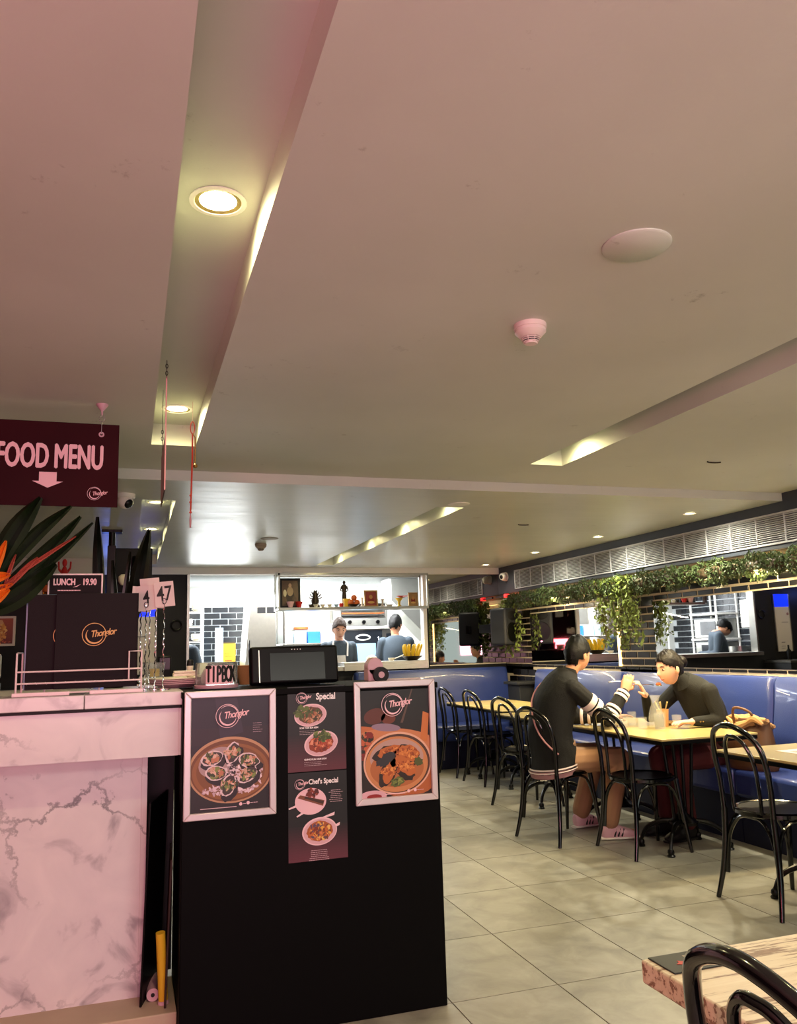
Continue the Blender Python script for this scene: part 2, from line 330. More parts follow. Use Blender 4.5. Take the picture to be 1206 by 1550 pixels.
def slab_with_slots(x0, x1, y0, y1, z, t, slots, dep):
    m = MB(); xs = sorted({x0, x1, *[s[0] for s in slots], *[s[1] for s in slots]}); ys = sorted({y0, y1, *[s[2] for s in slots], *[s[3] for s in slots]})
    for i in range(len(xs)-1):
        for j in range(len(ys)-1):
            a, b, c, d = xs[i], xs[i+1], ys[j], ys[j+1]; mx, my = (a+b)/2, (c+d)/2
            if any(s[0] < mx < s[1] and s[2] < my < s[3] for s in slots): continue
            m.add([(a, c, z), (b, c, z), (b, d, z), (a, d, z)], [(0, 3, 2, 1)])
    for a, b, c, d in slots:
        q = z+dep
        m.add([(a, c, z), (b, c, z), (b, d, z), (a, d, z), (a, c, q), (b, c, q), (b, d, q), (a, d, q)],
              [(4, 7, 6, 5), (0, 1, 5, 4), (1, 2, 6, 5), (2, 3, 7, 6), (3, 0, 4, 7)])
    m.bb(x0, x1, y0, y1, z+dep+.02, z+dep+t)
    return m
S1 = (.08, .29, YB+.3, 4.05); S2 = (2.15, 2.355, -1.5, 4.105); S3 = (.055, .258, 5.24, 9.1); S4 = (2.0, 2.2, 5.22, 9.12)
DEP = .105
n_ = slab_with_slots(X0, XR, YB, STEP, NC, .1, [S1, S2], DEP)
n_.add([(X0, STEP, NC), (XR, STEP, NC), (XR, STEP, FC), (X0, STEP, FC)], [(0, 1, 2, 3)])
struct(n_.build('ceiling', K['ceil'], smooth=False))
struct(slab_with_slots(X0, XR, STEP, FY, FC, .1, [S3, S4], DEP).build('ceiling_far', K['ceilg'], smooth=False))
# walls
struct(MB().bb(X0-.1, X0, YB, FY+.1, 0, 2.6).build('wall_left', K['wallp'], smooth=False))
struct(MB().bb(X0, XR, YB-.1, YB, 0, 2.6).build('wall_back', K['wallp'], smooth=False))
struct(MB().bb(XR+.02, XR+.12, YB, FY+.1, 0, 2.6).build('wall_right', K['dark'], smooth=False))
wf = MB().bb(X0, .614, FY, FY+.1, 0, 2.3).bb(.614, 4.55, FY, FY+.1, 0, 1.10).bb(3.43, XR+.1, FY+.01, FY+.1, 1.10, 2.22)
struct(wf.build('wall_far', K['dark'], smooth=False))
struct(MB().bb(-.3, XR, FY-.04, FY+.12, 2.222, 2.30).build('trim_1', K['whitem'], smooth=False, bevel=.004))
struct(MB().bb(X0, -.3, FY-.9, FY, 2.10, 2.30).build('trim_2', K['ceil'], smooth=False, bevel=.004))
struct(MB().bb(3.385, 3.43, FY-.02, FY+.1, 1.10, 2.222).build('trim_3', K['white'], smooth=False, bevel=.004))
struct(MB().bb(.60, .63, FY-.03, FY+.1, 1.10, 2.222).build('trim_4', K['steel'], smooth=False, bevel=.003))
# bulkhead over the right wall, with the air grille
struct(MB().bb(4.40, XR+.02, YB, FY, 1.965, NC if False else 2.30).bb(4.40, XR+.02, YB, STEP, 2.29, NC).build('wall_bulkhead', K['bulk'], smooth=False, bevel=.003))
for y0, y1, lb in ((4.05, 8.95, 'long white slatted air grille above the hedge, its far length'), (-1.0, 4.0, 'white slatted air grille continuing out of frame on the right')):
    g = thing('air_grille', lb, 'vent', (4.40, y0, 2.0), 0, None); L = y1-y0; H = .225
    MB().bb(-.012, 0, 0, L, 0, .014).bb(-.012, 0, 0, L, H-.014, H).bb(-.012, 0, 0, .016, 0, H).bb(-.012, 0, L-.016, L, 0, H).build('frame', K['grille'], g, bevel=.002)
    MB().bb(-.001, .0, 0, L, 0, H).build('backing', K['ink'], g, smooth=False)
    sl = MB().box((-.006, L/2, 0), (.010, L-.03, .0045), ry=.5).build('slat', K['grille'], g, smooth=False, loc=(0, 0, .026))
    for k in range(1, 13):
        c = sl.copy(); COL.objects.link(c); c.parent = g; c.location = (0, 0, .026+k*.0148)
    dv = MB().bb(-.0135, -.003, -.004, .004, .014, H-.014).build('divider', K['grille'], g, smooth=False, loc=(0, .28, 0))
    k = 2
    while k*.28 < L-.1:
        c = dv.copy(); COL.objects.link(c); c.parent = g; c.location = (0, k*.28, 0); k += 1
# tiled right wall: grout backing with single tiles
tb = MB().bb(4.462, XR+.02, YB, FY, 1.69, 1.965).bb(4.462, XR+.02, YB, FY, 1.0, 1.115)
PIL = [(6.32, 6.92), (8.72, FY), (2.9, 3.25)]
for a, b in PIL: tb.bb(4.462, XR+.02, a, b, 1.0, 1.70)
tb.bb(4.44, XR+.02, YB, FY, 0, 1.0)
wt = struct(tb.build('wall_tiled', K['tgrout'], smooth=False))
TL = .2; tmesh = {}
def wtile(y, z, l, h, par=wt, x=4.462):
    key = (round(l, 3), round(h, 3))
    if key not in tmesh:
        tmesh[key] = MB().box((-.004, 0, 0), (.008, l-.016, h-.014)).build('tile', K['tile'], par, smooth=False, bevel=.0015, seg=1); o = tmesh[key]
    else: o = tmesh[key].copy(); COL.objects.link(o); o.parent = par
    o.location = (x, y, z); return o
y = 2.0; i = 0
while y < FY-.02:
    wtile(y+TL/2, 1.785, TL, .062); wtile(y+TL/2-.1, 1.722, TL, .052); wtile(y+TL/2, 1.096, TL, .034)
    y += TL
for a, b in PIL[:2]:
    z = 1.125; r = 0
    while z < 1.69:
        y = a - (TL/2 if r % 2 else 0)
        while y < b-.02:
            y0 = max(y, a); y1 = min(y+TL, b)
            if y1-y0 > .04: wtile((y0+y1)/2, z+.03, y1-y0, .066)
            y += TL
        z += .066; r += 1
# exposed tile patch at the corner between the benches
z = .50; r = 0
while z < 1.05:
    for k in range(4):
        wtile(8.5+k*.2+(.1 if r % 2 else 0), z+.04, TL, .08, x=4.44)
    z += .08; r += 1
# mirrors
def wall_mirror(y0, y1, lb):
    g = thing('wall_mirror', lb, 'mirror', (4.458, y0, 1.115), 0, None); L = y1-y0
    MB().bb(-.006, 0, 0, L, 0, .575).build('pane', K['mirror'], g, smooth=False)
    MB().bb(-.012, 0, -.04, -.006, 0, .575).build('edge_strip', K['led' if y0 > 5 else 'tgrout'], g, smooth=False)
wall_mirror(6.92, 8.72, 'frameless wall mirror at the far end of the booth wall, beside the loudspeaker')
wall_mirror(3.25, 6.32, 'wide wall mirror behind the couple, showing the kitchen')
wall_mirror(-.5, 2.9, 'wall mirror on the booth wall nearest the camera, out of frame')
fm = thing('wall_mirror', 'mirror with glass darkened for a dim reflection on the far wall right of the kitchen window', 'mirror', (3.45, FY, 1.13))
MB().bb(0, 1.02, -.008, 0, 0, 1.09).build('pane', K['dimmir'], fm, smooth=False)  # dim reflection of the dark room put into the pane colour
MB().bb(0, 1.0, -.012, 0, -.012, 0).build('edge_strip', K['tgrout'], fm, smooth=False)
# led strips hidden in the hedge
for y0, y1 in ((3.3, 6.3), (6.35, 9.3), (-.5, 3.2)):
    g = thing('led_strip', 'warm light strip hidden under the hedge, from %s' % {3.3: 'above the couple', 6.35: 'the tiled pillar to the far corner', -.5: 'the frame edge towards the camera'}[y0], 'light', (4.43, y0, 1.845))
    MB().bb(-.006, .006, 0, y1-y0, 0, .004).build('strip', K['led'], g, smooth=False)
    area('led_light', (4.40, (y0+y1)/2, 1.85), (4.50, (y0+y1)/2, 1.3), .03, y1-y0, (1, .78, .42), 60)
# hedge: many small leaves
def leaves(m, rnd, c, s, n=1):
    for _ in range(n):
        R = Euler((rnd.uniform(0, 6.3), rnd.uniform(0, 6.3), rnd.uniform(0, 6.3))).to_matrix(); q = s*rnd.uniform(.6, 1.3)
        vs = [Vector(c)+R @ Vector(p) for p in ((-q, 0, 0), (0, -q*.5, q*.12), (q, 0, 0), (0, q*.5, q*.12))]
        m.add(vs, [(0, 1, 2, 3)])
rnd = random.Random(4)
def hedge(y0, y1, lb, seed):
    rnd = random.Random(seed); g = thing('artificial_hedge', lb, 'plant', (4.335, y0, 1.86), 0, 'artificial hedge lengths on the booth wall')
    m = MB(); L = y1-y0
    for k in range(int(L*2600)):
        y = rnd.uniform(0, L); t = rnd.uniform(0, 2*PI); rr = math.sqrt(rnd.uniform(.25, 1))
        lump = 1+.25*math.sin(y*14+seed)+.2*math.sin(y*31)
        x = math.cos(t)*.075*rr*lump; z = math.sin(t)*.085*rr*lump
        leaves(m, rnd, (x, y, z), .015)
    o = m.build('foliage', K['leaf'], g, smooth=False); o['kind'] = 'stuff'
    MB().bb(-.03, .03, 0, L, -.04, .04).build('core', K['stem'], g, smooth=False, bevel=.02)
hedge(7.2, 9.0, 'dark green artificial hedge from the corner to the hanging vine', 1)
hedge(5.4, 7.15, 'green artificial hedge at the large hanging vine', 2)
hedge(3.6, 5.35, 'bushy artificial hedge length above the seated woman', 3)
hedge(1.9, 3.55, 'olive artificial hedge leaving the frame at the right', 5)
def vine(y, w, z1, z0, lb, seed, n=9):
    rnd = random.Random(seed); g = thing('hanging_vine', lb, 'plant', (4.31, y, z1)); lm = MB(); sm = MB()
    for k in range(n):
        yy = rnd.uniform(-w/2, w/2); xx = rnd.uniform(-.05, .05); L = (z1-z0)*rnd.uniform(.55, 1); P = []
        for j in range(9):
            P.append((xx+.02*math.sin(j+k), yy+.03*math.sin(j*.8+k*2), -L*j/8))
        sm.tube(P, .0025, 4)
        for j in range(int(L*110)):
            t = rnd.random(); q = t*8; a = Vector(P[int(q)]); leaves(lm, rnd, (a.x+rnd.uniform(-.04, .04), a.y+rnd.uniform(-.045, .045), -L*t), .026)
    sm.build('stem', K['stem'], g); o = lm.build('foliage', K['leafl'], g, smooth=False); o['kind'] = 'stuff'
vine(6.66, .62, 1.93, 1.24, 'long green vine hanging over the tiled pillar between the mirrors', 11, 22)
vine(9.0, .42, 1.88, 1.16, 'vine hanging in the far corner beside the loudspeaker', 12, 16)

# kitchen shell
kz = 2.42
struct(MB().bb(KX0, KX1+.3, FY+.1, KY, kz, kz+.1).build('ceiling_kitchen', K['kceil'], smooth=False))
struct(MB().bb(KX0, KX1+.3, FY+.1, FY+.5, 2.33, kz).bb(KX0, KX1, 11.3, 11.5, 2.25, kz).build('trim_5', K['kceil'], smooth=False, bevel=.005))
kb = struct(MB().bb(KX0-.1, KX1+.4, KY, KY+.1, 0, kz).bb(KX0-.1, KX0, FY+.1, KY, 0, kz).bb(KX1+.3, KX1+.4, FY+.1, KY, 0, kz).build('wall_kitchen', K['whitem'], smooth=False))
kt = struct(MB().bb(.3, 1.95, KY-.03, KY, .9, 2.02).build('wall_kitchen_tiled', K['kgrout'], smooth=False))
t0 = None; z = .95; r = 0
while z < 1.98:
    x = .32+(.12 if r % 2 else 0)
    while x < 1.82:
        if t0 is None: t0 = MB().box((0, -.004, 0), (.228, .012, .078)).build('tile', K['ktile'], kt, smooth=False, bevel=.002, seg=1)
        else: c = t0.copy(); COL.objects.link(c); c.parent = kt; t1 = c
        (t0 if r == 0 and x < .33 else t1).location = (x+.12, KY-.034, z+.04)
        x += .242
    z += .09; r += 1

# ================================================================ ceiling fittings
def downlight(x, y, z, lb, watt, r=.052, lip=True, lens=True, ang=130, group='round recessed ceiling downlights'):
    g = thing('downlight', lb, 'light', (x, y, z), 0, group)
    m = MB(); P = [(r*1.22, -.002), (r*1.22, -.005), (r*1.02, -.006), (r*.98, -.001)]
    m.lathe(P, caps=False); m.build('trim_ring', K['white'], g)
    MB().lathe([(r*.985, -.004), (r*.8, -.0015)], caps=False).build('reflector', K['reflec'], g)
    MB().lathe([(r*.8, -.0015), (.001, -.0012)], caps=False).build('diffuser', K['lens'], g)
    spot('downlight_lamp', (x, y, z-.012), SLOT if ang > 170 else WARM, watt, ang, .7, .03)
    return g
zt = NC+DEP; zf = FC+DEP
for i, (x, y, lb) in enumerate([(.186, 1.93, 'large glowing downlight in the near ceiling slot'), (.186, 3.77, 'downlight at the closed end of the near ceiling slot'), (.186, -.1, 'downlight in the near ceiling slot above the camera')]):
    downlight(x, y, zt, lb, 22 if i < 2 else 10, .058, ang=172)
for y, lb in ((3.86, 'downlight at the far end of the right-hand ceiling slot'), (1.6, 'downlight in the right-hand ceiling slot, out of frame'), (-.6, 'downlight in the right-hand ceiling slot behind the camera')):
    downlight(2.255, y, zt, lb, 13, ang=172)
for y, lb in ((5.9, 'nearest downlight of the far left ceiling slot'), (7.2, 'middle downlight of the far left ceiling slot'), (8.5, 'last downlight of the far left ceiling slot')):
    downlight(.157, y, zf, lb, 9, ang=172)
for y, lb in ((5.5, 'nearest downlight of the far middle ceiling slot'), (6.5, 'second downlight of the far middle ceiling slot'), (7.55, 'third downlight of the far middle ceiling slot'), (8.75, 'last downlight of the far middle ceiling slot')):
    downlight(2.1, y, zf, lb, 9, ang=172)
for y, z, lb in ((5.2, FC, 'ceiling downlight over the blue booth, nearest of the flush row'), (6.51, FC, 'second flush downlight over the booth'), (7.75, FC, 'third flush downlight over the booth'), (9.03, FC, 'faint flush downlight near the far corner'), (3.9, NC, 'flush downlight over the booth just out of frame'), (2.6, NC, 'flush downlight over the booth nearest the camera')):
    downlight(4.06, y, z, lb, {5.2: 78, 6.51: 58, 7.75: 26, 9.03: 9, 3.9: 62, 2.6: 44}[y], .045, ang=165)
# smoke detectors
def detector(x, y, z, lb, mt):
    g = thing('smoke_detector', lb, 'smoke detector', (x, y, z), 0, 'smoke detectors')
    MB().lathe([(.052, 0), (.052, -.014), (.049, -.016)]).build('base', mt, g)
    MB().lathe([(.049, -.016), (.050, -.026), (.034, -.043), (.030, -.044)]).build('housing', mt, g)
    MB().lathe([(.026, -.044), (.026, -.056)]).build('chamber', K['ink'], g)
    for k in range(3): MB().lathe([(.031-.003*k, -.046-.005*k), (.031-.003*k, -.0485-.005*k)]).build('ring', mt, g)
    for k in range(8):
        a = k*PI/4; MB().cyl((.030*math.cos(a), .030*math.sin(a), -.043), (.022*math.cos(a), .022*math.sin(a), -.06), .0018, n=6).build('rib', mt, g)
    MB().lathe([(.020, -.058), (.019, -.064), (.001, -.064)], caps=False).build('cap', mt, g)
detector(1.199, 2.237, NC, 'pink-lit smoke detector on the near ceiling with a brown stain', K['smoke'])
detector(1.10, 7.3, FC, 'small grey smoke detector on the far ceiling', K['tang'])
tag(MB().lathe([(.088, 0), (.088, -.003), (.083, -.007), (.001, -.007)], (1.223, 1.684, NC), 40, False).build('ceiling_cover_plate', K['ceil']), 'large round painted cover plate on the near ceiling', 'cover plate')
tag(MB().lathe([(.075, 0), (.075, -.004), (.001, -.006)], (2.11, 5.09, FC), 32, False).build('ceiling_cover_plate', K['white']), 'faint round cover plate beside the far middle slot', 'cover plate')
tag(MB().lathe([(.075, 0), (.075, -.004), (.001, -.006)], (1.12, 6.94, FC), 32, False).build('ceiling_cover_plate', K['tang']), 'round cover plate just in front of the grey detector', 'cover plate')
for x, y, z, lb in ((3.19, 3.83, NC, 'small dark ceiling clip on the near ceiling at the right'), (3.0, 5.9, FC, 'small dark ceiling clip on the far ceiling')):
    P = [(.045*math.cos(a), .02*math.sin(a), 0) for a in [PI*k/10 for k in range(11)]]
    tag(MB().tube([(x+p[0], y+p[1], z-.004) for p in P], .004, 6).build('ceiling_clip', K['bronze']), lb, 'clip')
# dome cameras
def dome(loc, d, lb):
    g = thing('dome_camera', lb, 'camera', loc, 0, 'white dome cameras'); d = Vector(d).normalized()
    MB().lathe([(.055, 0), (.055, -.02), (.048, -.026)]).build('base', K['white'], g)
    MB().ball((0, 0, -.045), .046, 20, 14).build('housing', K['white'], g)
    c = Vector((0, 0, -.045))+d*.018; MB().ball(c, .034, 20, 12).build('lens_window', K['screen'], g)
dome((-.04, 5.076, FC), (.5, -.6, -.45), 'white dome camera on the ceiling beside the menu sign')
g = thing('dome_camera', 'white dome camera in the far corner next to the air grille', 'camera', (4.36, 9.2, 2.17))
MB().cyl((.06, 0, 0), (.015, -.02, 0), .06, .055).build('base', K['white'], g); MB().ball((-.01, -.03, 0), .05, 18, 12).build('housing', K['white'], g)
MB().ball((-.035, -.045, -.005), .028, 14, 10).build('lens_window', K['screen'], g)
# ================================================================ booth benches
def bench(name, lb, loc, rz, L, H=1.07, seatd=.56, ends=True):
    """runs along local y, faces local -x; back plane at x=0"""
    g = thing(name, lb, 'bench', loc, rz, 'blue leather booth bench sections')
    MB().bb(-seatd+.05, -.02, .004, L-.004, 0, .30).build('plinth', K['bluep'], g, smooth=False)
    MB().bb(-seatd, -.10, .005, L-.005, .30, .475).build('seat_cushion', K['blue'], g, bevel=.03, seg=3)
    m = MB(); n = 8
    m.loft([((-.10, y, .77), (.055+b, 0, 0), (0, 0, .30)) for y, b in ((.006, 0), (L-.006, 0))], 4)
    # shaped back: a leaning padded slab
    m = MB(); sec = [(-.20, .44), (-.235, .52), (-.215, .7), (-.18, .9), (-.165, H-.04), (-.14, H), (-.05, H), (-.02, H-.03), (-.02, .44)]
    ys = [.004, .02, .05, L-.05, L-.02, L-.004]; k = [.0, .6, 1, 1, .6, .0]; vs = []
    for y, q in zip(ys, k):
        for i, (x, z) in enumerate(sec): vs.append((x+(1-q)*.03*(1 if i < 6 else 0), y, z-(1-q)*.012*(1 if 3 < i < 8 else 0)))
    N = len(sec); fs = [tuple(range(N)), tuple(range(5*N+N-1, 5*N-1, -1))]
    for j in range(5):
        for i in range(N):
            i2 = (i+1) % N; fs.append((j*N+i, (j+1)*N+i, (j+1)*N+i2, j*N+i2))
    m.add(vs, fs); m.build('backrest', K['blue'], g, bevel=.006)
    return g
DIV = [8.36, 6.6, 4.77, 2.95, 1.1]
LB = ['blue leather booth section at the far end of the mirror wall', 'blue leather booth section behind the man', 'blue leather booth section with the seated woman and bag', 'blue leather booth section nearest the camera on the right wall']
for i in range(4):
    bench('booth_bench', LB[i], (4.44, DIV[i+1], 0), 0, DIV[i]-DIV[i+1])
bench('booth_bench', 'wide blue leather booth along the far wall under the kitchen window', (2.45, FY-.01, 0), -PI/2+PI*0, 0.01) if False else None
fb = bench('booth_bench', 'wide blue leather booth along the far wall under the kitchen window', (4.36, FY-.10, 0), PI/2, 1.9, H=1.085)
tag(MB().bb(4.10, 4.42, 8.42, 8.78, .90, .93).bb(4.14, 4.42, 8.45, 8.75, .46, .90).build('corner_ledge', K['tanc'], bevel=.004), 'small dark ledge with pale top filling the gap between the two booths', 'ledge')
bpy.data.objects['corner_ledge'].data.materials[0] = K['dark']
# ================================================================ tables
def table(lb, cx, cy, w=.73, d=.70):
    g = thing('dining_table', lb, 'table', (cx, cy, 0), 0, 'square cream-topped dining tables')
    MB().bb(-w/2, w/2, -d/2, d/2, .728, .742).build('table_top', K['ttop'], g, bevel=.004)
    MB().bb(-w/2+.002, w/2-.002, -d/2+.002, d/2-.002, .704, .728).build('table_edge', K['black'], g, bevel=.004)
    MB().bb(-.22, .22, -.03, .03, .69, .704).bb(-.03, .03, -.2, .2, .69, .704).build('top_bracket', K['iron'], g)
    for sx in (-1, 1):
        for sy in (-1, 1):
            MB().tube(spline([(sx*.075, sy*.055, .69), (sx*.062, sy*.045, .5), (sx*.05, sy*.035, .3), (sx*.045, sy*.03, .16)], 4), .011, 8).build('column_rod', K['iron'], g)
    MB().lathe([(.09, .15), (.095, .17), (.06, .19), (.03, .22), (.02, .26)]).build('hub', K['iron'], g)
    for sx in (-1, 1):
        for sy in (-1, 1):
            MB().tube(spline([(sx*.05, sy*.035, .17), (sx*.12, sy*.08, .165), (sx*.19, sy*.135, .12), (sx*.222, sy*.158, .05), (sx*.225, sy*.16, .03)], 5), rad([.015, .016, .014, .011, .012], 5), 8).lathe([(.024, 0), (.026, .008), (.018, .016), (.022, .026), (.02, .04), (.012, .048)], (sx*.225, sy*.16, 0), 12).build('leg', K['iron'], g)
    return g
table('cream-topped table with glasses, nearer half of the couple\'s table', 3.50, 4.82)
table('cream-topped table farther half of the couple\'s table, between man and woman', 3.50, 5.53)
table('empty cream-topped table with a printed mat at the right edge', 3.47, 3.58, .75, .70)
table('cream-topped table at the far left of the booth row', 3.68, 8.22, .74, .71)
table('cream-topped table second in the far row', 3.68, 7.50, .74, .71)
table('cream-topped table just behind the seated man', 3.50, 6.55)
table('cream-topped table out of frame beyond the right edge', 3.47, 2.55)
# ================================================================ bentwood chairs
def chair_proto(lb, loc, rz):
    g = thing('bentwood_chair', lb, 'chair', loc, rz, 'black bentwood chairs'); B = K['gloss']
    cx = .045
    MB().lathe([(.205, .445), (.212, .452), (.212, .468), (.200, .476), (.188, .472)], (cx, 0, 0), 36, False).lathe([(.205, .445), (.18, .445)], (cx, 0, 0), 36, False).build('seat_rim', B, g)
    MB().lathe([(.001, .462), (.10, .463), (.19, .470)], (cx, 0, 0), 36, False).lathe([(.19, .452), (.001, .452)], (cx, 0, 0), 36, False).build('seat', K['plastic'], g)
    half = [(-.135, .178, .45), (-.14, .184, .60), (-.155, .188, .70), (-.175, .172, .80), (-.205, .115, .87), (-.222, 0, .905)]
    full = half+[(x, -y, z) for x, y, z in half[-2::-1]]
    MB().tube(spline(full, 5), .0145, 10).build('back_hoop', B, g)
    half = [(-.135, .10, .465), (-.14, .102, .60), (-.155, .098, .72), (-.178, .075, .80), (-.195, .035, .84), (-.198, 0, .846)]
    full = half+[(x, -y, z) for x, y, z in half[-2::-1]]
    MB().tube(spline(full, 5), .0105, 9).build('inner_hoop', B, g)
    for s in (-1, 1):
        MB().tube(spline([(-.135, s*.178, .46), (-.138, s*.188, .3), (-.155, s*.205, .14), (-.185, s*.225, 0)], 5), rad([.0155, .016, .0145, .012], 5), 10).build('leg', B, g)
        MB().tube(spline([(.225, s*.12, .45), (.238, s*.145, .25), (.26, s*.18, 0)], 5), rad([.017, .016, .011], 5), 10).build('leg', B, g)
        MB().tube(spline([(-.145, s*.190, .13), (-.125, s*.186, .30), (-.07, s*.178, .41), (.03, s*.172, .437), (.15, s*.158, .41), (.215, s*.145, .30), (.236, s*.152, .18)], 5), .0095, 8).build('side_brace', B, g)
    MB().tube(spline([(-.14, .185, .13), (-.13, .16, .32), (-.12, .09, .42), (-.12, 0, .437), (-.12, -.09, .42), (-.13, -.16, .32), (-.14, -.185, .13)], 5), .0095, 8).build('rear_brace', B, g)
    return g
ch = chair_proto('black bentwood chair pushed to the couple\'s table, in the middle foreground', (3.20, 4.88, 0), 0)
def ch_(x, y, rz, lb): return dup(ch, (x, y, 0), rz, lb)
ch_(3.18, 3.65, 0, 'black bentwood chair at the right table, seen whole')
ch_(3.17, 2.93, .05, 'black bentwood chair cut by the right edge of the frame')
ch_(2.885, 5.41, .235, 'black bentwood chair the man in the black cardigan sits on')
ch_(3.20, 6.53, .18, 'black bentwood chair directly behind the man\'s chair')
ch_(3.45, 7.80, .08, 'black bentwood chair at the far table, left of the man')
ch_(3.42, 8.42, .05, 'black bentwood chair farthest back beside the poster box')
ch_(1.04, 1.03, 0, 'black bentwood chair very close at the bottom right corner')
# wooden table bottom right
g = thing('wooden_table', 'limed wood-grain table at the bottom right corner', 'table', (.957, 1.487, 0))
MB().bb(0, 1.2, -.75, 0, .698, .74).build('table_top', K['wood'], g, bevel=.004)
MB().bb(.06, .11, -.12, -.07, 0, .698).build('leg', K['black'], g, bevel=.003); MB().bb(1.09, 1.14, -.12, -.07, 0, .698).build('leg', K['black'], g, bevel=.003)
MB().bb(.06, .11, -.7, -.65, 0, .698).build('leg', K['black'], g, bevel=.003); MB().bb(1.09, 1.14, -.7, -.65, 0, .698).build('leg', K['black'], g, bevel=.003)
MB().bb(.06, 1.14, -.7, -.07, .66, .698).build('apron', K['black'], g)
g = thing('table_card', 'small black card with a red emblem on the wooden table corner', 'card', (.97, 1.483, .7405))
MB().bb(0, .115, -.085, 0, 0, .0025).build('card', K['cardk'], g, bevel=.001)
MB().prism([(.03*math.cos(t*.628)*(1 if t % 2 else .55)*.5, .03*math.sin(t*.628)*(1 if t % 2 else .55)*.5) for t in range(10)], .0005, Matrix.Translation((.045, -.05, .0026))).build('emblem', K['red'], g)
MB().prism([(-.018, -.012), (.018, -.012), (.018, .012), (-.018, .012)], .0005, Matrix.Translation((.083, -.03, .0026))).build('grey_panel', K['tang'], g)
# things on the couple's table
def glass(x, y, lb, r=.034, h=.085, fill=.5, mt='glass', z=.743, nm='water_glass', grp='water glasses on the couple\'s table'):
    g = thing(nm, lb, 'glass', (x, y, z), 0, grp)
    MB().lathe([(r*.86, 0), (r*.9, .004), (r, h), (r-.0022, h), (r*.88-.002, .008), (.001, .008)], n=24, caps=False).build('tumbler', K[mt], g)
    if fill: MB().lathe([(.001, .009), (r*.86-.002, .009), (r*.9-.002, h*fill), (.001, h*fill)], n=20, caps=False).build('water', K['glass'], g)
glass(3.575, 4.60, 'small tumbler of water right of the carafe'); bpy.data.objects['water_glass'].location = (3.66, 5.02, .743)
glass(3.40, 5.05, 'short ribbed tumbler left of the carafe', .033, .08, .3)
glass(3.36, 5.22, 'tumbler near the man\'s elbow', .033, .085, .6)
glass(3.47, 5.28, 'taller glass behind the short tumbler', .032, .10, .2)
glass(3.45, 4.92, 'wide glass standing in front of the carafe', .040, .118, .7)
g = thing('glass_carafe', 'clear glass carafe with narrow neck on the couple\'s table', 'carafe', (3.50, 5.03, .743))
MB().lathe([(.045, 0), (.052, .01), (.054, .07), (.045, .12), (.027, .165), (.025, .185), (.037, .225), (.035, .225), (.023, .186), (.025, .165), (.042, .12), (.05, .07), (.048, .012), (.001, .010)], n=28, caps=False).build('vessel', K['glass'], g)
MB().lathe([(.001, .012), (.047, .013), (.049, .07), (.045, .095), (.001, .095)], n=24, caps=False).build('water', K['glass'], g)
g = thing('utensil_cup', 'tan cup of wooden cutlery on the couple\'s table', 'cup', (3.62, 5.12, .743))
MB().lathe([(.033, 0), (.042, .12), (.039, .12), (.031, .006), (.001, .006)], n=24, caps=False).build('cup', K['cardb'], g)
for k in range(5):
    a = k*1.25; MB().tube([(0, 0, .02), (.03*math.cos(a), .03*math.sin(a), .13), (.045*math.cos(a), .045*math.sin(a), .17)], [.004, .004, .006], 8).build('utensil', K['ttop'], g)
tag(MB().lathe([(.045, 0), (.075, .02), (.085, .045), (.078, .045), (.001, .03)], (3.34, 5.35, .743), 28, False).build('food_bowl', K['wax']), 'cream bowl behind the man\'s forearm', 'bowl')
tag(MB().lathe([(.05, 0), (.09, .018), (.086, .022), (.001, .01)], (3.72, 5.22, .743), 28, False).build('side_plate', K['noodle']), 'orange plate of food beside the utensil cup', 'plate')
g = thing('place_mat', 'printed paper mat on the empty right table', 'place mat', (3.52, 3.58, .7425)); MB().bb(-.2, .2, -.14, .14, 0, .001).build('sheet', K['paper'], g)
for k in range(4): MB().bb(-.16+k*.08, -.10+k*.08, -.09+.03*(k % 2), .08-.03*(k % 2), .001, .0014).build('printed_block', K['tang'], g)
# bag on the bench
g = thing('handbag', 'soft brown handbag with a tan scarf on the blue bench beside the woman', 'bag', (4.02, 4.72, .476), .25)
m = MB(); m.loft([((0, 0, 0), (.10, 0, 0), (0, .17, 0)), ((0, 0, .03), (.115, 0, 0), (0, .185, 0)), ((0, 0, .16), (.105, 0, 0), (0, .17, 0)), ((.01, 0, .27), (.07, 0, 0), (0, .15, 0)), ((.01, 0, .33), (.045, 0, 0), (0, .14, 0))], 24); m.build('body', K['bag'], g)
MB().tube(spline([(-.05, -.09, .28), (-.09, -.07, .38), (-.09, .05, .40), (-.05, .08, .28)], 6), .009, 8).build('handle', K['bag'], g)
m = MB(); rnd = random.Random(3)
for k in range(5):
    P = [(-.07+.03*k+rnd.uniform(-.01, .01), -.15+.06*j, .30+.035*math.sin(j*1.3+k)+rnd.uniform(-.01, .01)) for j in range(6)]
    m.tube(spline(P, 4), rad([.012, .026, .018, .03, .02, .008], 4), 8)
m.build('scarf', K['tanc'], g)

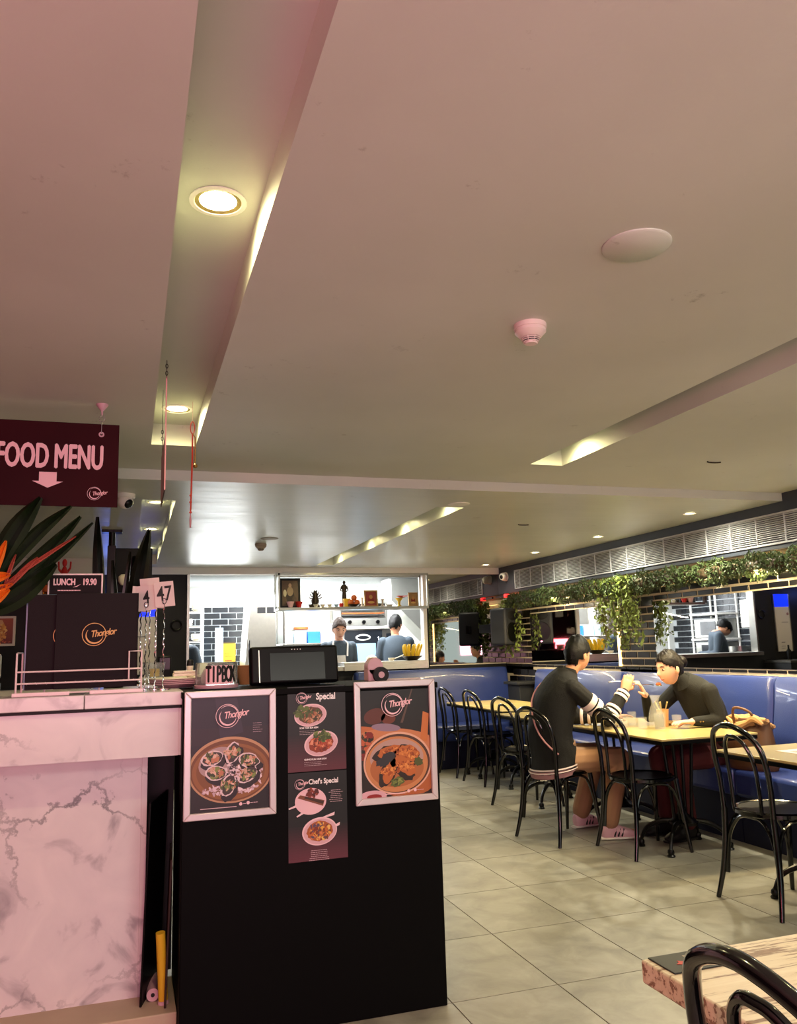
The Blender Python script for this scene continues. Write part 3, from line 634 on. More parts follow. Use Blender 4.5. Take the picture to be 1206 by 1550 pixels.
# ================================================================ black box with posters
g = thing('poster_cabinet', 'tall matt black reception cabinet carrying four posters', 'cabinet', (.193, 3.175, 0))
MB().bb(0, .993, 0, .5, 0, 1.185).build('body', K['black'], g, bevel=.004)
MB().bb(-.004, .997, -.004, .52, 1.185, 1.208).build('top_panel', K['black'], g, bevel=.003)
class Print(MB):
    L = 0
    def poly(s, pts, col, layer):
        s.col = lin(col); y = -.0004-.00018*layer
        s.add([(p[0], y, p[1]) for p in pts], [tuple(range(len(pts)))])
    def rect(s, x0, x1, z0, z1, col, layer): s.poly([(x0, z0), (x1, z0), (x1, z1), (x0, z1)], col, layer)
    def grad(s, x0, x1, z0, z1, c0, c1, layer, n=14):
        a, b = lin(c0), lin(c1)
        for k in range(n):
            t = k/(n-1); s.col = tuple(a[i]*(1-t)+b[i]*t for i in range(4)); y = -.0004-.00018*layer
            za, zb = z0+(z1-z0)*k/n, z0+(z1-z0)*(k+1)/n
            s.add([(x0, y, za), (x1, y, za), (x1, y, zb), (x0, y, zb)], [(0, 1, 2, 3)])
    def ell(s, cx, cz, a, b, col, layer, rot=0, n=36, clip=None, wob=0, seed=0):
        P = []
        rd = random.Random(seed)
        for k in range(n):
            t = 2*PI*k/n; q = 1+(rd.uniform(-wob, wob) if wob else 0); x = a*q*math.cos(t); z = b*q*math.sin(t)
            X, Z = cx+x*math.cos(rot)-z*math.sin(rot), cz+x*math.sin(rot)+z*math.cos(rot)
            if clip: X = min(max(X, clip[0]), clip[1]); Z = min(max(Z, clip[2]), clip[3])
            P.append((X, Z))
        s.poly(P, col, layer)
    def blobs(s, cx, cz, a, b, cols, n, size, layer, seed, clip=None):
        rd = random.Random(seed)
        for k in range(n):
            t = rd.uniform(0, 2*PI); q = math.sqrt(rd.random()); z = size*rd.uniform(.5, 1.4)
            s.ell(cx+a*q*math.cos(t), cz+b*q*math.sin(t), z, z*rd.uniform(.3, .8), rd.choice(cols), layer+k*.02, rd.uniform(0, 3), 7, clip, .25, k)
    def ring(s, cx, cz, r, w, col, layer, t0=0, t1=2*PI, n=40, taper=False):
        s.col = lin(col); y = -.0004-.00018*layer; vs = []; fs = []
        for k in range(n+1):
            t = t0+(t1-t0)*k/n; ww = w*(math.sin(PI*k/n)+.15 if taper else 1)
            for q in (r-ww/2, r+ww/2): vs.append((cx+q*math.cos(t), y, cz+q*math.sin(t)))
        for k in range(n): fs.append((2*k, 2*k+1, 2*k+3, 2*k+2))
        s.add(vs, fs)
    def lines(s, x, z, w, n, dz, col, layer, seed=0, h=.0018, center=False):
        rd = random.Random(seed)
        for k in range(n):
            ww = w*rd.uniform(.6, 1); xx = x+((w-ww)/2 if center else 0); q = xx
            while q < xx+ww:
                l = rd.uniform(.004, .012); s.rect(q, min(q+l, xx+ww), z-k*dz, z-k*dz+h, col, layer); q += l+.0015
def logo(pm, g, cx, cz, r, col='#e9c3cd', mt='pinkprint', dep=-.003, layer=60, tsz=1.0):
    pm.ring(cx, cz, r, r*.05, col, layer); pm.ring(cx+r*.04, cz-r*.06, r*.72, r*.13, col, layer, PI*.78, PI*1.95, 40, True); pm.ring(cx+r*.05, cz+.0*r, r*.88, r*.07, col, layer, -.3, PI*.75, 30, True)
    text('Thonglor', r*.82*tsz, (cx+r*.75, dep, cz+r*.12), K[mt], g, shear=.35, sx=.82, name='shop_name', rot=(PI/2, -.12, 0), bold=r*.012, sp=.86)
def snap_frame(lb, x0, z0, w, h, tilt=0):
    p = thing('framed_poster', lb, 'poster', (x0, 3.1745, z0), 0, None, rot=(0, tilt, 0)); b = .025; d = .014
    for nm, poly in (('frame_side', [(0, 0), (b, b), (b, h-b), (0, h)]), ('frame_side', [(w, 0), (w, h), (w-b, h-b), (w-b, b)]), ('frame_rail', [(0, 0), (w, 0), (w-b, b), (b, b)]), ('frame_rail', [(0, h), (b, h-b), (w-b, h-b), (w, h)])):
        MB().prism(poly, d, Matrix.Rotation(PI/2, 4, 'X')).build(nm, K['alu'], p, bevel=.0035)
    return p
# left poster: bowl of oysters
p = snap_frame('framed poster of oysters in a brown bowl, left on the black cabinet', .198, .756, .335, .455, 0)
x0, x1, z0, z1 = .025, .31, .025, .43; C = (x0, x1, z0, z1); pm = Print()
pm.grad(x0, x1, z0, z1, '#1c161a', '#24202e', 0); pm.poly([(.11, .43), (.19, .43), (.215, .30), (.13, .28)], '#342c3c', 1); pm.rect(x0, x1, .26, .32, '#2a2029', .5)
cx, cz = .170, .168; pm.ell(cx, cz, .155, .118, '#b98e6c', 2, 0, 60, C); pm.ell(cx, cz-.002, .147, .11, '#6e4228', 3, 0, 60, C); pm.ell(cx, cz-.006, .14, .10, '#8c5a34', 4, 0, 60, C); pm.ell(cx, cz-.004, .125, .088, '#7a4c2c', 4.5, 0, 60, C)
pm.blobs(cx+.055, cz-.02, .06, .062, ['#d8c0cc', '#c9aebb', '#e6d2da'], 170, .006, 5, 1, C); pm.blobs(cx-.01, cz-.07, .09, .02, ['#d8c0cc', '#bfa3b0'], 120, .006, 6, 2, C); pm.ell(cx-.05, cz+.03, .07, .05, '#a98f92', 5, .4, 24, C)
for k, (a, b, r) in enumerate([(-.07, .045, .3), (.005, .06, 1.2), (.065, .03, -.3), (.06, -.02, .6), (-.055, -.008, 0), (-.01, -.055, 1.2)]):
    pm.ell(cx+a+.006, cz+b-.014, .045, .03, '#241a20', 9, r, 20, C, .1, k); pm.ell(cx+a, cz+b, .040, .026, '#d9c5cb', 10, r, 22, C, .06, k); pm.ell(cx+a+.002, cz+b, .035, .021, '#3c2f2f', 11, r, 20, C, .08, k)
    pm.blobs(cx+a, cz+b, .028, .018, ['#4c5a30', '#b9765a', '#7b8a48', '#c9a08a', '#35422a', '#d8b0a0'], 46, .008, 12, 20+k, C)
pm.blobs(cx, cz, .02, .02, ['#2a2024', '#8a7a82', '#d8c5cc'], 30, .006, 14, 77, C)
pm.rect(.06, .19, .036, .0385, '#d8b9c2', 20); pm.ell(.205, .045, .006, .006, '#e9c3cd', 20); pm.ell(.232, .047, .006, .006, '#e9c3cd', 20); pm.lines(.214, .044, .012, 1, .01, '#e9c3cd', 20); pm.lines(.24, .046, .03, 1, .01, '#e9c3cd', 20)
pm.lines(.25, .33, .04, 5, .008, '#b59aa8', 3, 9, .0015)
logo(pm, p, .155, .362, .042); pm.build('printed_sheet', K['prt'], p, smooth=False)
# right poster: fried chicken bowl
p = snap_frame('framed poster of fried chicken in an orange bowl, right on the black cabinet', .838, .756, .335, .465, 0)
z1 = .44; C = (x0, x1, z0, z1); pm = Print()
pm.grad(x0, x1, z0, z1, '#241512', '#161417', 0); pm.ell(.085, .33, .045, .03, '#5a2a22', 1, .2, 24, C); pm.ell(.14, .32, .03, .022, '#6a3020', 1, 0, 24, C)
pm.ell(.06, .235, .14, .055, '#b8683c', 1.5, -.2, 40, C); pm.ell(.17, .21, .19, .07, '#c07a50', 2, -.1, 40, C); pm.ell(.24, .10, .14, .08, '#a85c30', 2, .2, 40, C); pm.ell(.13, .285, .06, .015, '#8a7488', 2.2, -.1, 20, C)
pm.poly([(.19, .30), (.24, .43), (.245, .43), (.2, .30)], '#5a443c', 1.2); pm.poly([(.27, .23), (.30, .22), (.31, .33), (.285, .34)], '#c07038', 2.5)
pm.blobs(.05, .22, .03, .05, ['#22180f', '#7a1f18', '#2c3018', '#b85a38'], 60, .012, 3, 5, C)
cx, cz = .175, .148; pm.ell(cx, cz, .140, .118, '#d8a890', 8, 0, 60, C); pm.ell(cx, cz-.001, .133, .111, '#4a2c20', 9, 0, 60, C); pm.ell(cx-.004, cz-.004, .128, .105, '#c08050', 10, 0, 60, C); pm.ell(cx-.004, cz+.02, .110, .072, '#b09088', 11, 0, 50, C); pm.ell(cx-.004, cz-.02, .11, .07, '#a86438', 12, 0, 50, C)
for k, (a, b, aa, bb_, r) in enumerate([(-.02, .04, .06, .028, .1), (.045, .035, .045, .03, -.3), (-.035, -.03, .048, .022, 1.1), (.03, -.012, .052, .026, -.75)]):
    pm.ell(cx+a-.01, cz+b-.008, aa*1.15, bb_*1.3, '#2a1a14', 14+k, r, 20, C, .15, k); pm.ell(cx+a, cz+b, aa, bb_, '#b4622c', 15+k, r, 26, C, .1, k); pm.blobs(cx+a, cz+b, aa*.8, bb_*.7, ['#c87838', '#9a4a1e', '#d89048', '#8a4018'], 60, .006, 15.2+k, 40+k, C)
pm.ell(cx-.05, cz+.015, .04, .02, '#2e2a30', 19.5, .5, 20, C, .2, 5); pm.ell(cx-.005, cz-.07, .028, .018, '#56602e', 20, .2, 18, C, .2, 3); pm.blobs(cx-.005, cz-.07, .02, .012, ['#6c7a3a', '#8a9448', '#3c4820'], 20, .008, 21, 8, C); pm.ell(cx+.085, cz+.0, .02, .016, '#4c5428', 20, -.6, 18, C, .2, 9)
pm.ell(.07, .03, .055, .022, '#d0a4b0', 22, 0, 30, C); pm.ell(.075, .028, .03, .010, '#8a1c1c', 23, 0, 24, C)
pm.rect(.12, .2, .033, .0355, '#e9c3cd', 24); pm.ell(.215, .04, .006, .006, '#e9c3cd', 24); pm.ell(.242, .042, .006, .006, '#e9c3cd', 24); pm.lines(.25, .041, .03, 1, .01, '#e9c3cd', 24)
logo(pm, p, .155, .372, .044); pm.build('printed_sheet', K['prt'], p, smooth=False)
# middle menus
def plate(pm, cx, cz, a, b, rot, cols, seed, base):
    pm.ell(cx, cz, a, b, '#e3c0c8', 5, rot, 40); pm.ell(cx+.001, cz-.001, a*.93, b*.9, '#cfa6b0', 6, rot, 40); pm.ell(cx, cz+.001, a*.74, b*.72, base, 7, rot, 30, None, .05, seed); pm.blobs(cx, cz, a*.62, b*.6, cols, 110, .007, 8, seed)
def mid_poster(lb, z0, h, build):
    p = thing('menu_poster', lb, 'poster', (.579, 3.1742, z0)); w = .226
    MB().bb(0, w, -.0001, 0, 0, h).build('sheet', K['ink'], p, smooth=False); pm = Print(); build(p, pm, w, h); pm.build('printed_sheet', K['prt'], p, smooth=False)
def b1(p, pm, w, h):
    pm.grad(0, w, 0, h*.45, '#582430', '#131113', 0); pm.rect(0, w, h*.45, h, '#131113', 0)
    logo(pm, p, .052, h-.043, .021, tsz=1.0); text('Special', .034, (.148, -.003, h-.040), K['wprint'], p, bold=.0009, sx=.82, name='heading')
    plate(pm, .088, h-.108, .063, .042, .12, ['#6a4a30', '#4c5a2c', '#a86a48', '#8a5a40', '#c09070', '#3a3420'], 3, '#5c3c28'); pm.blobs(.055, h-.095, .03, .02, ['#3c4c20', '#5a6a30', '#4a5a28'], 40, .008, 12, 5)
    text('SOM TUM KAI KEM', .0085, (.045, -.002, h-.155), K['wprint'], p, align='LEFT', name='dish_name', bold=.0003); pm.lines(.045, h-.167, .085, 3, .006, '#b9a2a8', 5, 3, .0014)
    plate(pm, .128, h-.215, .066, .046, .2, ['#a8452a', '#c06038', '#d89070', '#8a3018', '#6a2a18', '#c87a58'], 7, '#8a3a20'); pm.blobs(.13, h-.185, .035, .018, ['#3c4c20', '#5a6a30', '#7a8448'], 50, .009, 12, 9)
    text('GUNG KUA NAM SOM', .0085, (.062, -.002, h-.272), K['wprint'], p, align='LEFT', name='dish_name', bold=.0003); pm.lines(.062, h-.283, .095, 3, .006, '#b9a2a8', 5, 4, .0014)
def b2(p, pm, w, h):
    pm.grad(0, w, 0, h*.42, '#5c2836', '#0b0b0c', 0); pm.rect(0, w, h*.42, h, '#0b0b0c', 0)
    logo(pm, p, .042, h-.040, .019, tsz=1.0); text("Chef's Special", .026, (.135, -.003, h-.035), K['wprint'], p, bold=.0007, sx=.80, name='heading')
    for a, b, c_, d in ((0, h-.125, .05, h-.105), (.03, h-.155, .07, h-.13), (.03, h-.085, .08, h-.065), (.13, h-.165, .175, h-.15), (.16, h-.205, .195, h-.188)): pm.poly([(a, b), (a+.004, b-.004), (c_, d-.012), (c_+.002, d)], '#e6c8d0', 3)
    pm.ell(.085, h-.105, .060, .048, '#e3bcc6', 5); pm.poly([(.035, h-.09), (.045, h-.080), (.138, h-.105), (.132, h-.125)], '#7a4630', 8); pm.poly([(.06, h-.092), (.065, h-.085), (.136, h-.108), (.131, h-.118)], '#3c2416', 9); pm.blobs(.092, h-.075, .02, .014, ['#6a241c', '#4a1a14', '#8a3a28'], 40, .008, 10, 4)
    pm.lines(.155, h-.072, .055, 7, .0068, '#c9aab2', 5, 8, .0018, True)
    plate(pm, .118, h-.215, .067, .050, .1, ['#b8642c', '#d8a040', '#6a3a2c', '#c87848', '#e0b860', '#7a3020', '#54405a'], 12, '#a05428')
    pm.lines(.07, h-.283, .09, 6, .0068, '#c9aab2', 5, 18, .0018, True)
mid_poster('upper small menu poster headed Special with two plates', .897, .315, b1)
mid_poster("lower small menu poster headed Chef's Special with two plates", .575, .318, b2)
# ================================================================ marble counter
g = thing('marble_counter', 'white marble reception counter at the left, washed in pink light', 'counter', (0, 3.24, 0))
MB().bb(-2.0, .19, 0, .35, 0, .105).build('plinth', K['skirt'], g, bevel=.004)
MB().bb(-2.0, .058, .185, .22, .105, .978).build('front_panel', K['marble'], g, smooth=False)
MB().bb(.058, .080, .182, .225, .105, .978).build('end_trim', K['marble'], g, bevel=.002)
MB().bb(-2.0, .183, .03, .06, .977, 1.150).build('fascia', K['marble'], g, smooth=False)
MB().bb(.183, .202, .028, .30, .977, 1.150).build('fascia_end', K['marble'], g, bevel=.002)
MB().bb(.058, .19, .42, .45, .105, 1.15).bb(-2.0, .058, .06, .8, .978, .99).bb(.03, .058, .22, .8, .105, .978).build('carcass_and_shade_panel', K['dark'], g, smooth=False)  # includes an added dark panel standing in for the shade in the gap
MB().bb(-2.0, -.150, 0, .82, 1.162, 1.212).build('marble_top', K['marble'], g, bevel=.003)
MB().bb(-.148, .198, 0, .82, 1.162, 1.212).build('marble_top', K['marble'], g, bevel=.003)
MB().bb(-2.0, .19, .02, .8, 1.150, 1.162).build('shadow_gap', K['ink'], g, smooth=False)
CT = 1.2125
# things in the gap between counter and cabinet
g = thing('cardboard_tube', 'yellow capped poster tube standing in the gap beside the marble counter', 'tube', (.148, 3.33, .106), 0, None, rot=(.10, -.06, 0))
MB().cyl((0, 0, 0), (0, 0, .25), .017).build('tube', K['yellow'], g); MB().cyl((0, -.001, .0), (0, 0, .012), .0195).build('end_cap', K['pinkd'], g)
g = thing('paper_roll', 'small pinkish roll lying in the gap beside the counter', 'roll', (.112, 3.36, .128))
MB().cyl((0, 0, 0), (0, .2, 0), .022, n=24).build('roll', K['pinkd'], g); MB().cyl((0, -.002, 0), (0, .01, 0), .007).build('core', K['ink'], g)
for k, (x, y, rx, ry, h, lb, mt) in enumerate([(.088, 3.40, .0, .03, .70, 'dark folded board leaning in the gap beside the counter', 'plastic'), (.155, 3.36, 0, .03, .50, 'dark brown board in front of the black one in the gap', 'dbrown')]):
    tag(MB().bb(-.004, .004, -.08, .22, 0, h).build('leaning_board', K[mt], loc=(x, y, .106), rot=(rx, ry, -.25 if k == 0 else -.04), bevel=.002), lb, 'board')
# menu rack
g = thing('menu_rack', 'white wire rack on the counter holding plum menus', 'rack', (-.385, 3.30, CT))
W_, D_ = .432, .17; R = K['rim']
for nm, pts in (('rail', [(0, 0, .010), (W_, 0, .010)]), ('rail', [(0, 0, .046), (W_, 0, .046)]), ('rail', [(0, 0, .088), (W_, 0, .088)]), ('rail', [(0, D_, .088), (W_, D_, .088)]), ('rail', [(0, D_, .02), (W_, D_, .02)])):
    MB().tube(pts, .0032, 8).build(nm, R, g)
for x in (0, W_):
    MB().tube([(x, 0, .008), (x, 0, .155), (x, .03, .157), (x, D_, .157), (x, D_, .008)], .0036, 8).build('end_loop', R, g)
MB().tube([(W_, 0, .153), (W_-.045, 0, .153), (W_-.045, 0, .05)], .003, 8).build('end_hook', R, g)
MB().bb(-.012, W_*.42, -.006, .004, 0, .014).build('base_strip', R, g, bevel=.002); MB().bb(W_*.58, W_+.008, -.006, .004, 0, .014).build('base_strip', R, g, bevel=.002)
for k in range(12): MB().tube([(.03+k*.034, 0, .049), (.03+k*.034, D_, .022)], .0016, 6).build('floor_wire', R, g)
# menus
def menu(lb, x, y, w, h, rz, lean, lg):
    m = thing('menu', lb, 'menu', (x, y, CT+.022), 0, 'plum menus in the wire rack', rot=(lean, 0, rz))
    MB().bb(0, w, 0, .004, 0, h).bb(0, w, .010, .014, 0, h).build('cover', K['menu'], m, bevel=.0012)
    MB().bb(.003, w-.003, .004, .010, .003, h-.003).build('pages', K['paper'], m, smooth=False)
    MB().bb(w-.0005, w+.004, 0, .014, 0, h).build('spine', K['menu'], m, bevel=.001)
    if lg:
        pm = Print(); cx, cz, r = w*.47, h*.56, .042
        pm.ring(cx, cz, r, r*.06, '#c99a52', 3); pm.ring(cx+r*.04, cz-r*.06, r*.72, r*.13, '#c99a52', 4, PI*.78, PI*1.95, 40, True)
        pm.build('gold_rings', K['gold'], m, smooth=False)
        text('Thonglor', r*.82, (cx+r*.75, -.002, cz+r*.12), K['gold'], m, shear=.35, sx=.82, name='shop_name', rot=(PI/2, -.12, 0), bold=.0006, sp=.86)
menu('front plum menu with the gold ring emblem', -.262, 3.325, .290, .352, 0, -.02, True)
menu('second plum menu showing behind and left of the front one', -.362, 3.352, .285, .350, 0, -.02, True)
menu('third plum menu hidden behind the others', -.365, 3.385, .29, .345, 0, -.02, False)
g = thing('blue_folder', 'thin blue-grey folder at the left end of the menu rack', 'folder', (-.372, 3.40, CT+.02), -.06); MB().bb(0, .25, 0, .006, 0, .355).build('cover', K['lblue'], g, bevel=.001)
# lunch card
g = thing('lunch_card', 'framed LUNCH 19.90 card standing behind the menus', 'sign', (-.30, 3.46, CT)); h = .455
MB().bb(0, .19, 0, .004, .06, h).build('card', K['menu'], g, smooth=False)
MB().bb(-.004, .194, -.002, .006, h, h+.006).bb(-.006, .0, -.002, .006, .0, h+.006).bb(.19, .196, -.002, .006, .0, h+.006).build('edge_frame', K['rim'], g, bevel=.001)
text('LUNCH', .036, (.054, -.001, h-.028), K['pinkprint'], g, fat=.0012, sx=.66, name='heading'); text('19.90', .036, (.146, -.001, h-.028), K['pinkprint'], g, fat=.0012, sx=.66, name='price')
pm = Print(); pm.poly([(.085, h-.048), (.10, h-.042), (.115, h-.035), (.10, h-.046)], '#f0c4cc', 2); pm.lines(.03, h-.062, .13, 1, .01, '#f0c4cc', 2, 1, .004); pm.lines(.045, h-.078, .10, 4, .008, '#a5818c', 2, 2, .002, True); pm.build('small_print', K['prt'], g, smooth=False)
# table number stands
for k, (x, y, z, n, rz, lb, cl) in enumerate([(.130, 3.42, .375, '47', -.06, 'number card 47 on a twisted wire stand, frontmost of the cluster', 1), (.100, 3.45, .372, '3', .15, 'number card mostly hidden behind card 47', 1), (.062, 3.44, .362, '4', -.25, 'number card 4 edge-on in the middle of the cluster', 0), (.043, 3.46, .358, '9', .30, 'leftmost number card of the cluster beside the menus', 1), (.078, 3.49, .395, '8', .1, 'backmost bluish number card of the cluster', 0)]):
    t = thing('table_number_stand', lb, 'number stand', (x, y, CT), 0, 'table number stands on the counter')
    MB().lathe([(.03, 0), (.03, .004), (.006, .008)]).build('base', K['chrome'], t)
    MB().tube([(.0022*math.cos(j*.9+k), .0022*math.sin(j*.9+k), .006+(z-.03)*j/60) for j in range(61)], .0026, 6).build('twisted_wire', K['chrome'], t)
    MB().tube([(.008*math.cos(a), -.004, z-.028+.011*math.sin(a)) for a in [2*PI*j/14 for j in range(14)]], .0014, 6, closed=True).build('clip_ring', K['iron'], t)
    c = MB().bb(-.038, .038, 0, .0012, -.050, .050).build('number_card', K['paper'], t, smooth=False, loc=(0, 0, z), rot=(0, -.10 if k % 2 == 0 else .06, rz))
    tx = text(n, .082 if len(n) == 2 else .072, (0, -.001, 0), K['ink'], c, bold=.0010, sx=.72, name='numeral')
# small things on the counter between rack and tip box
g = thing('plate_stack', 'wide shallow stack of serving plates on the counter right of the rack', 'plate', (.195, 3.62, CT))
for k in range(4): MB().lathe([(.06, 0), (.115+.003*k, .016), (.113+.003*k, .020), (.05, .005), (.001, .005)], (0, 0, k*.007), 32, False).build('plate', K['wax'] if k == 3 else K['pinkd'], g)
g = thing('clear_tub', 'clear plastic tub with a yellow sauce pot on the plates', 'tub', (.10, 3.56, CT+.045)); MB().lathe([(.035, 0), (.045, .06), (.043, .06), (.033, .003), (.001, .003)], n=24, caps=False).build('tub', K['acryl'], g); MB().lathe([(.022, .004), (.022, .035), (.001, .036)], caps=False).build('sauce', K['yellow'], g)
tag(MB().bb(-.05, .05, -.035, .035, 0, .012).bb(-.047, .047, -.033, .033, .012, .022).build('napkin_tray', K['wax'], loc=(.225, 3.58, CT+.046), bevel=.003), 'flat cream tray resting on the plates', 'tray')
g = thing('pepper_mill', 'slim dark-capped cream mill behind the plates', 'mill', (.25, 3.66, CT-.004)); MB().lathe([(.015, 0), (.013, .07), (.014, .09)]).build('body', K['wax'], g); MB().lathe([(.015, .09), (.013, .112), (.005, .118)]).build('cap', K['ink'], g)
g = thing('phone_handset', 'dark cordless phone standing at the back of the counter', 'phone', (.155, 3.90, CT)); MB().bb(-.028, .028, -.012, .012, 0, .13).build('body', K['plastic'], g, bevel=.006); MB().bb(-.022, .022, -.0135, -.012, .07, .12).build('display', K['screen'], g)
# tip box
g = thing('tip_box', 'round clear tip box with a hand-lettered TIPBOX label', 'box', (.335, 3.40, CT))
MB().lathe([(.080, 0), (.083, .004), (.083, .096), (.080, .100), (.078, .096), (.079, .006), (.001, .006)], n=40, caps=False).build('tub', K['acryl'], g)
MB().lathe([(.084, .0), (.086, .003), (.086, .012), (.083, .014)], n=40, caps=False).build('base_band', K['pinkd'], g)
vs = []; fs = []
for j in range(17):
    a = -PI/2-.66+1.34*j/16+.06
    for z in (.016, .088): vs.append((.0845*math.cos(a), .0845*math.sin(a), z))
for j in range(16): fs.append((2*j, 2*j+2, 2*j+3, 2*j+1))
MB().add(vs, fs).build('label', K['pinkprint'], g)
for k, c_ in enumerate('TIPBOX'):
    a = -PI/2-.46+k*.235; text(c_, .088, (.0852*math.cos(a), .0852*math.sin(a), .052), K['ink'], g, rot=(PI/2, 0, a+PI/2), fat=.0022, sx=.40, name='hand_letter')
MB().lathe([(.06, .02), (.062, .05), (.05, .07)], n=9).build('coins_and_notes', K['paper'], g)
# cup with pink rim between tip box and terminal
g = thing('paper_bowl', 'brown paper bowl behind the tip box', 'bowl', (.485, 3.62, CT)); MB().lathe([(.03, 0), (.05, .075), (.052, .08), (.046, .078), (.028, .004)], n=24, caps=False).build('bowl', K['cardb'], g)
# point of sale terminal
g = thing('sale_terminal', 'black point-of-sale touchscreen on the cabinet', 'terminal', (.650, 3.40, CT), .03)
MB().bb(-.14, .14, .03, .18, 0, .022).build('base', K['plastic'], g, bevel=.008)
MB().tube([(0, .11, .02), (0, .09, .08)], .035, 12).build('neck', K['plastic'], g)
s = MB().bb(-.183, .183, -.014, .034, -.075, .078).build('housing', K['plastic'], g, bevel=.010, loc=(0, 0, .078), rot=(-.16, 0, 0))
MB().bb(-.105, .125, -.0165, -.013, -.063, .05).build('display', K['screen'], s, bevel=.001)
MB().bb(-.150, -.146, -.0165, -.013, -.068, .062).build('silver_line', K['steel'], s)
for k in range(4): MB().lathe([(.0025, 0), (.001, .001)], n=8).build('indicator', K['white'], s, loc=(-.012+k*.012, -.014, .063), rot=(PI/2, 0, 0))
# tape dispenser
g = thing('tape_dispenser', 'pale pink label dispenser with a black roll on the cabinet', 'dispenser', (.985, 3.34, CT))
MB().bb(-.038, .032, .0, .07, 0, .055).build('body', K['pinkd'], g, bevel=.006)
MB().loft([((-.005, .0, .06), (.034, 0, 0), (0, 0, .038)), ((-.005, .06, .06), (.034, 0, 0), (0, 0, .038))], 20).build('hood', K['pinkd'], g, bevel=.003)
m = MB().tube([(.012, -.026, .028), (.012, -.002, .028)], .032, 28); m.build('tape_roll', K['ink'], g); MB().tube([(.012, -.028, .028), (.012, -.0255, .028)], .013, 20).build('roll_core', K['pinkd'], g)
tag(MB().bb(0, .15, 0, .04, 0, .008).build('order_pad', K['paper'], loc=(1.03, 3.36, CT), rot=(0, 0, -.06), bevel=.002), 'slim pale order pad lying at the right end of the cabinet', 'pad')
# ================================================================ bird of paradise, dark leaves
def blade(m, base, tip, w, bend, nrm, n=12, th=.0018):
    b, t = Vector(base), Vector(tip); ax = (t-b); side = ax.normalized().cross(Vector(nrm)).normalized(); up = Vector(nrm).normalized(); vs = []; fs = []
    for i in range(n+1):
        s_ = i/n; p = b+ax*s_+up*0+Vector(bend)*math.sin(PI*s_)*.5; ww = w*(math.sin(PI*min(1, s_*.92+.04))**.8)*.5+.0008
        for q, dz in ((-1, 0), (-.5, .010*w/.05), (0, -.004), (.5, .010*w/.05), (1, 0)): vs.append(p+side*ww*q+up*(dz))
    N = 5
    for i in range(n):
        for j in range(N-1): fs.append((i*N+j, i*N+j+1, (i+1)*N+j+1, (i+1)*N+j))
    b0 = len(vs); vs += [v-up*th for v in vs]; fs += [tuple(b0+k for k in f[::-1]) for f in fs]
    m.add(vs, fs); return m
g = thing('bird_of_paradise', 'orange bird of paradise arrangement with long green leaves at the left edge', 'plant', (-.62, 3.42, CT))
MB().lathe([(.05, 0), (.07, .05), (.075, .14), (.05, .22), (.045, .25), (.04, .25), (.001, .1)], n=28, caps=False).build('vase', K['plastic'], g)
o = Vector((.62, -3.42, -CT))
def W(x, z, y=3.36): return Vector((x, y, z))+o
for a, b, w_, bd in [((-.50, 1.60), (-.335, 1.955), .085, (-.03, 0, .03)), ((-.47, 1.63), (-.225, 1.925), .052, (-.03, 0, .03)), ((-.50, 1.56), (-.190, 1.885), .055, (0, 0, -.03)), ((-.46, 1.57), (-.145, 1.862), .036, (.01, 0, -.02)), ((-.56, 1.50), (-.27, 1.70), .09, (.02, 0, -.04))]:
    blade(MB(), W(*a), W(*b), w_, bd, (0, -1, .1)).build('leaf', K['sleaf'], g)
for a, b, w_ in [((-.50, 1.60), (-.44, 1.78), .035), ((-.53, 1.62), (-.42, 1.655), .04), ((-.54, 1.56), (-.41, 1.62), .03), ((-.50, 1.69), (-.475, 1.80), .02), ((-.50, 1.52), (-.42, 1.60), .03)]:
    blade(MB(), W(a[0], a[1], 3.31), W(b[0], b[1], 3.30), w_, (0, 0, .01), (0, -1, .1)).build('petal', K['orange'], g)
for a, b, w_ in [((-.46, 1.60), (-.20, 1.80), .014), ((-.44, 1.605), (-.405, 1.73), .012), ((-.43, 1.60), (-.33, 1.72), .02)]:
    blade(MB(), W(a[0], a[1], 3.30), W(b[0], b[1], 3.30), w_, (0, 0, .01), (0, -1, .1)).build('bract', K['petal'], g)
MB().tube([W(-.62, 1.40, 3.42), W(-.56, 1.5, 3.38), W(-.50, 1.58, 3.34)], .012, 8).build('stem', K['sleaf'], g)
g = thing('dark_leaf_vase', 'vase of tall near-black upright leaves behind the menus', 'plant', (-.06, 3.86, CT))
MB().lathe([(.04, 0), (.055, .08), (.035, .2), (.04, .24), (.035, .24), (.001, .1)], n=24, caps=False).build('vase', K['plastic'], g)
blade(MB(), (-.06, 0, .2), (-.088, 0, .752), .055, (0, 0, 0), (.55, -1, 0)).build('leaf', K['bleaf'], g)
blade(MB(), (.06, 0, .2), (.136, 0, .70), .075, (-.015, 0, 0), (0, -1, .1)).build('leaf', K['bleaf'], g)
blade(MB(), (0, .02, .2), (-.02, .02, .56), .035, (.01, 0, 0), (.8, -1, .1)).build('leaf', K['bleaf'], g)
blade(MB(), (.01, .02, .2), (.055, .02, .60), .03, (.01, 0, 0), (.8, -1, .1)).build('leaf', K['bleaf'], g)
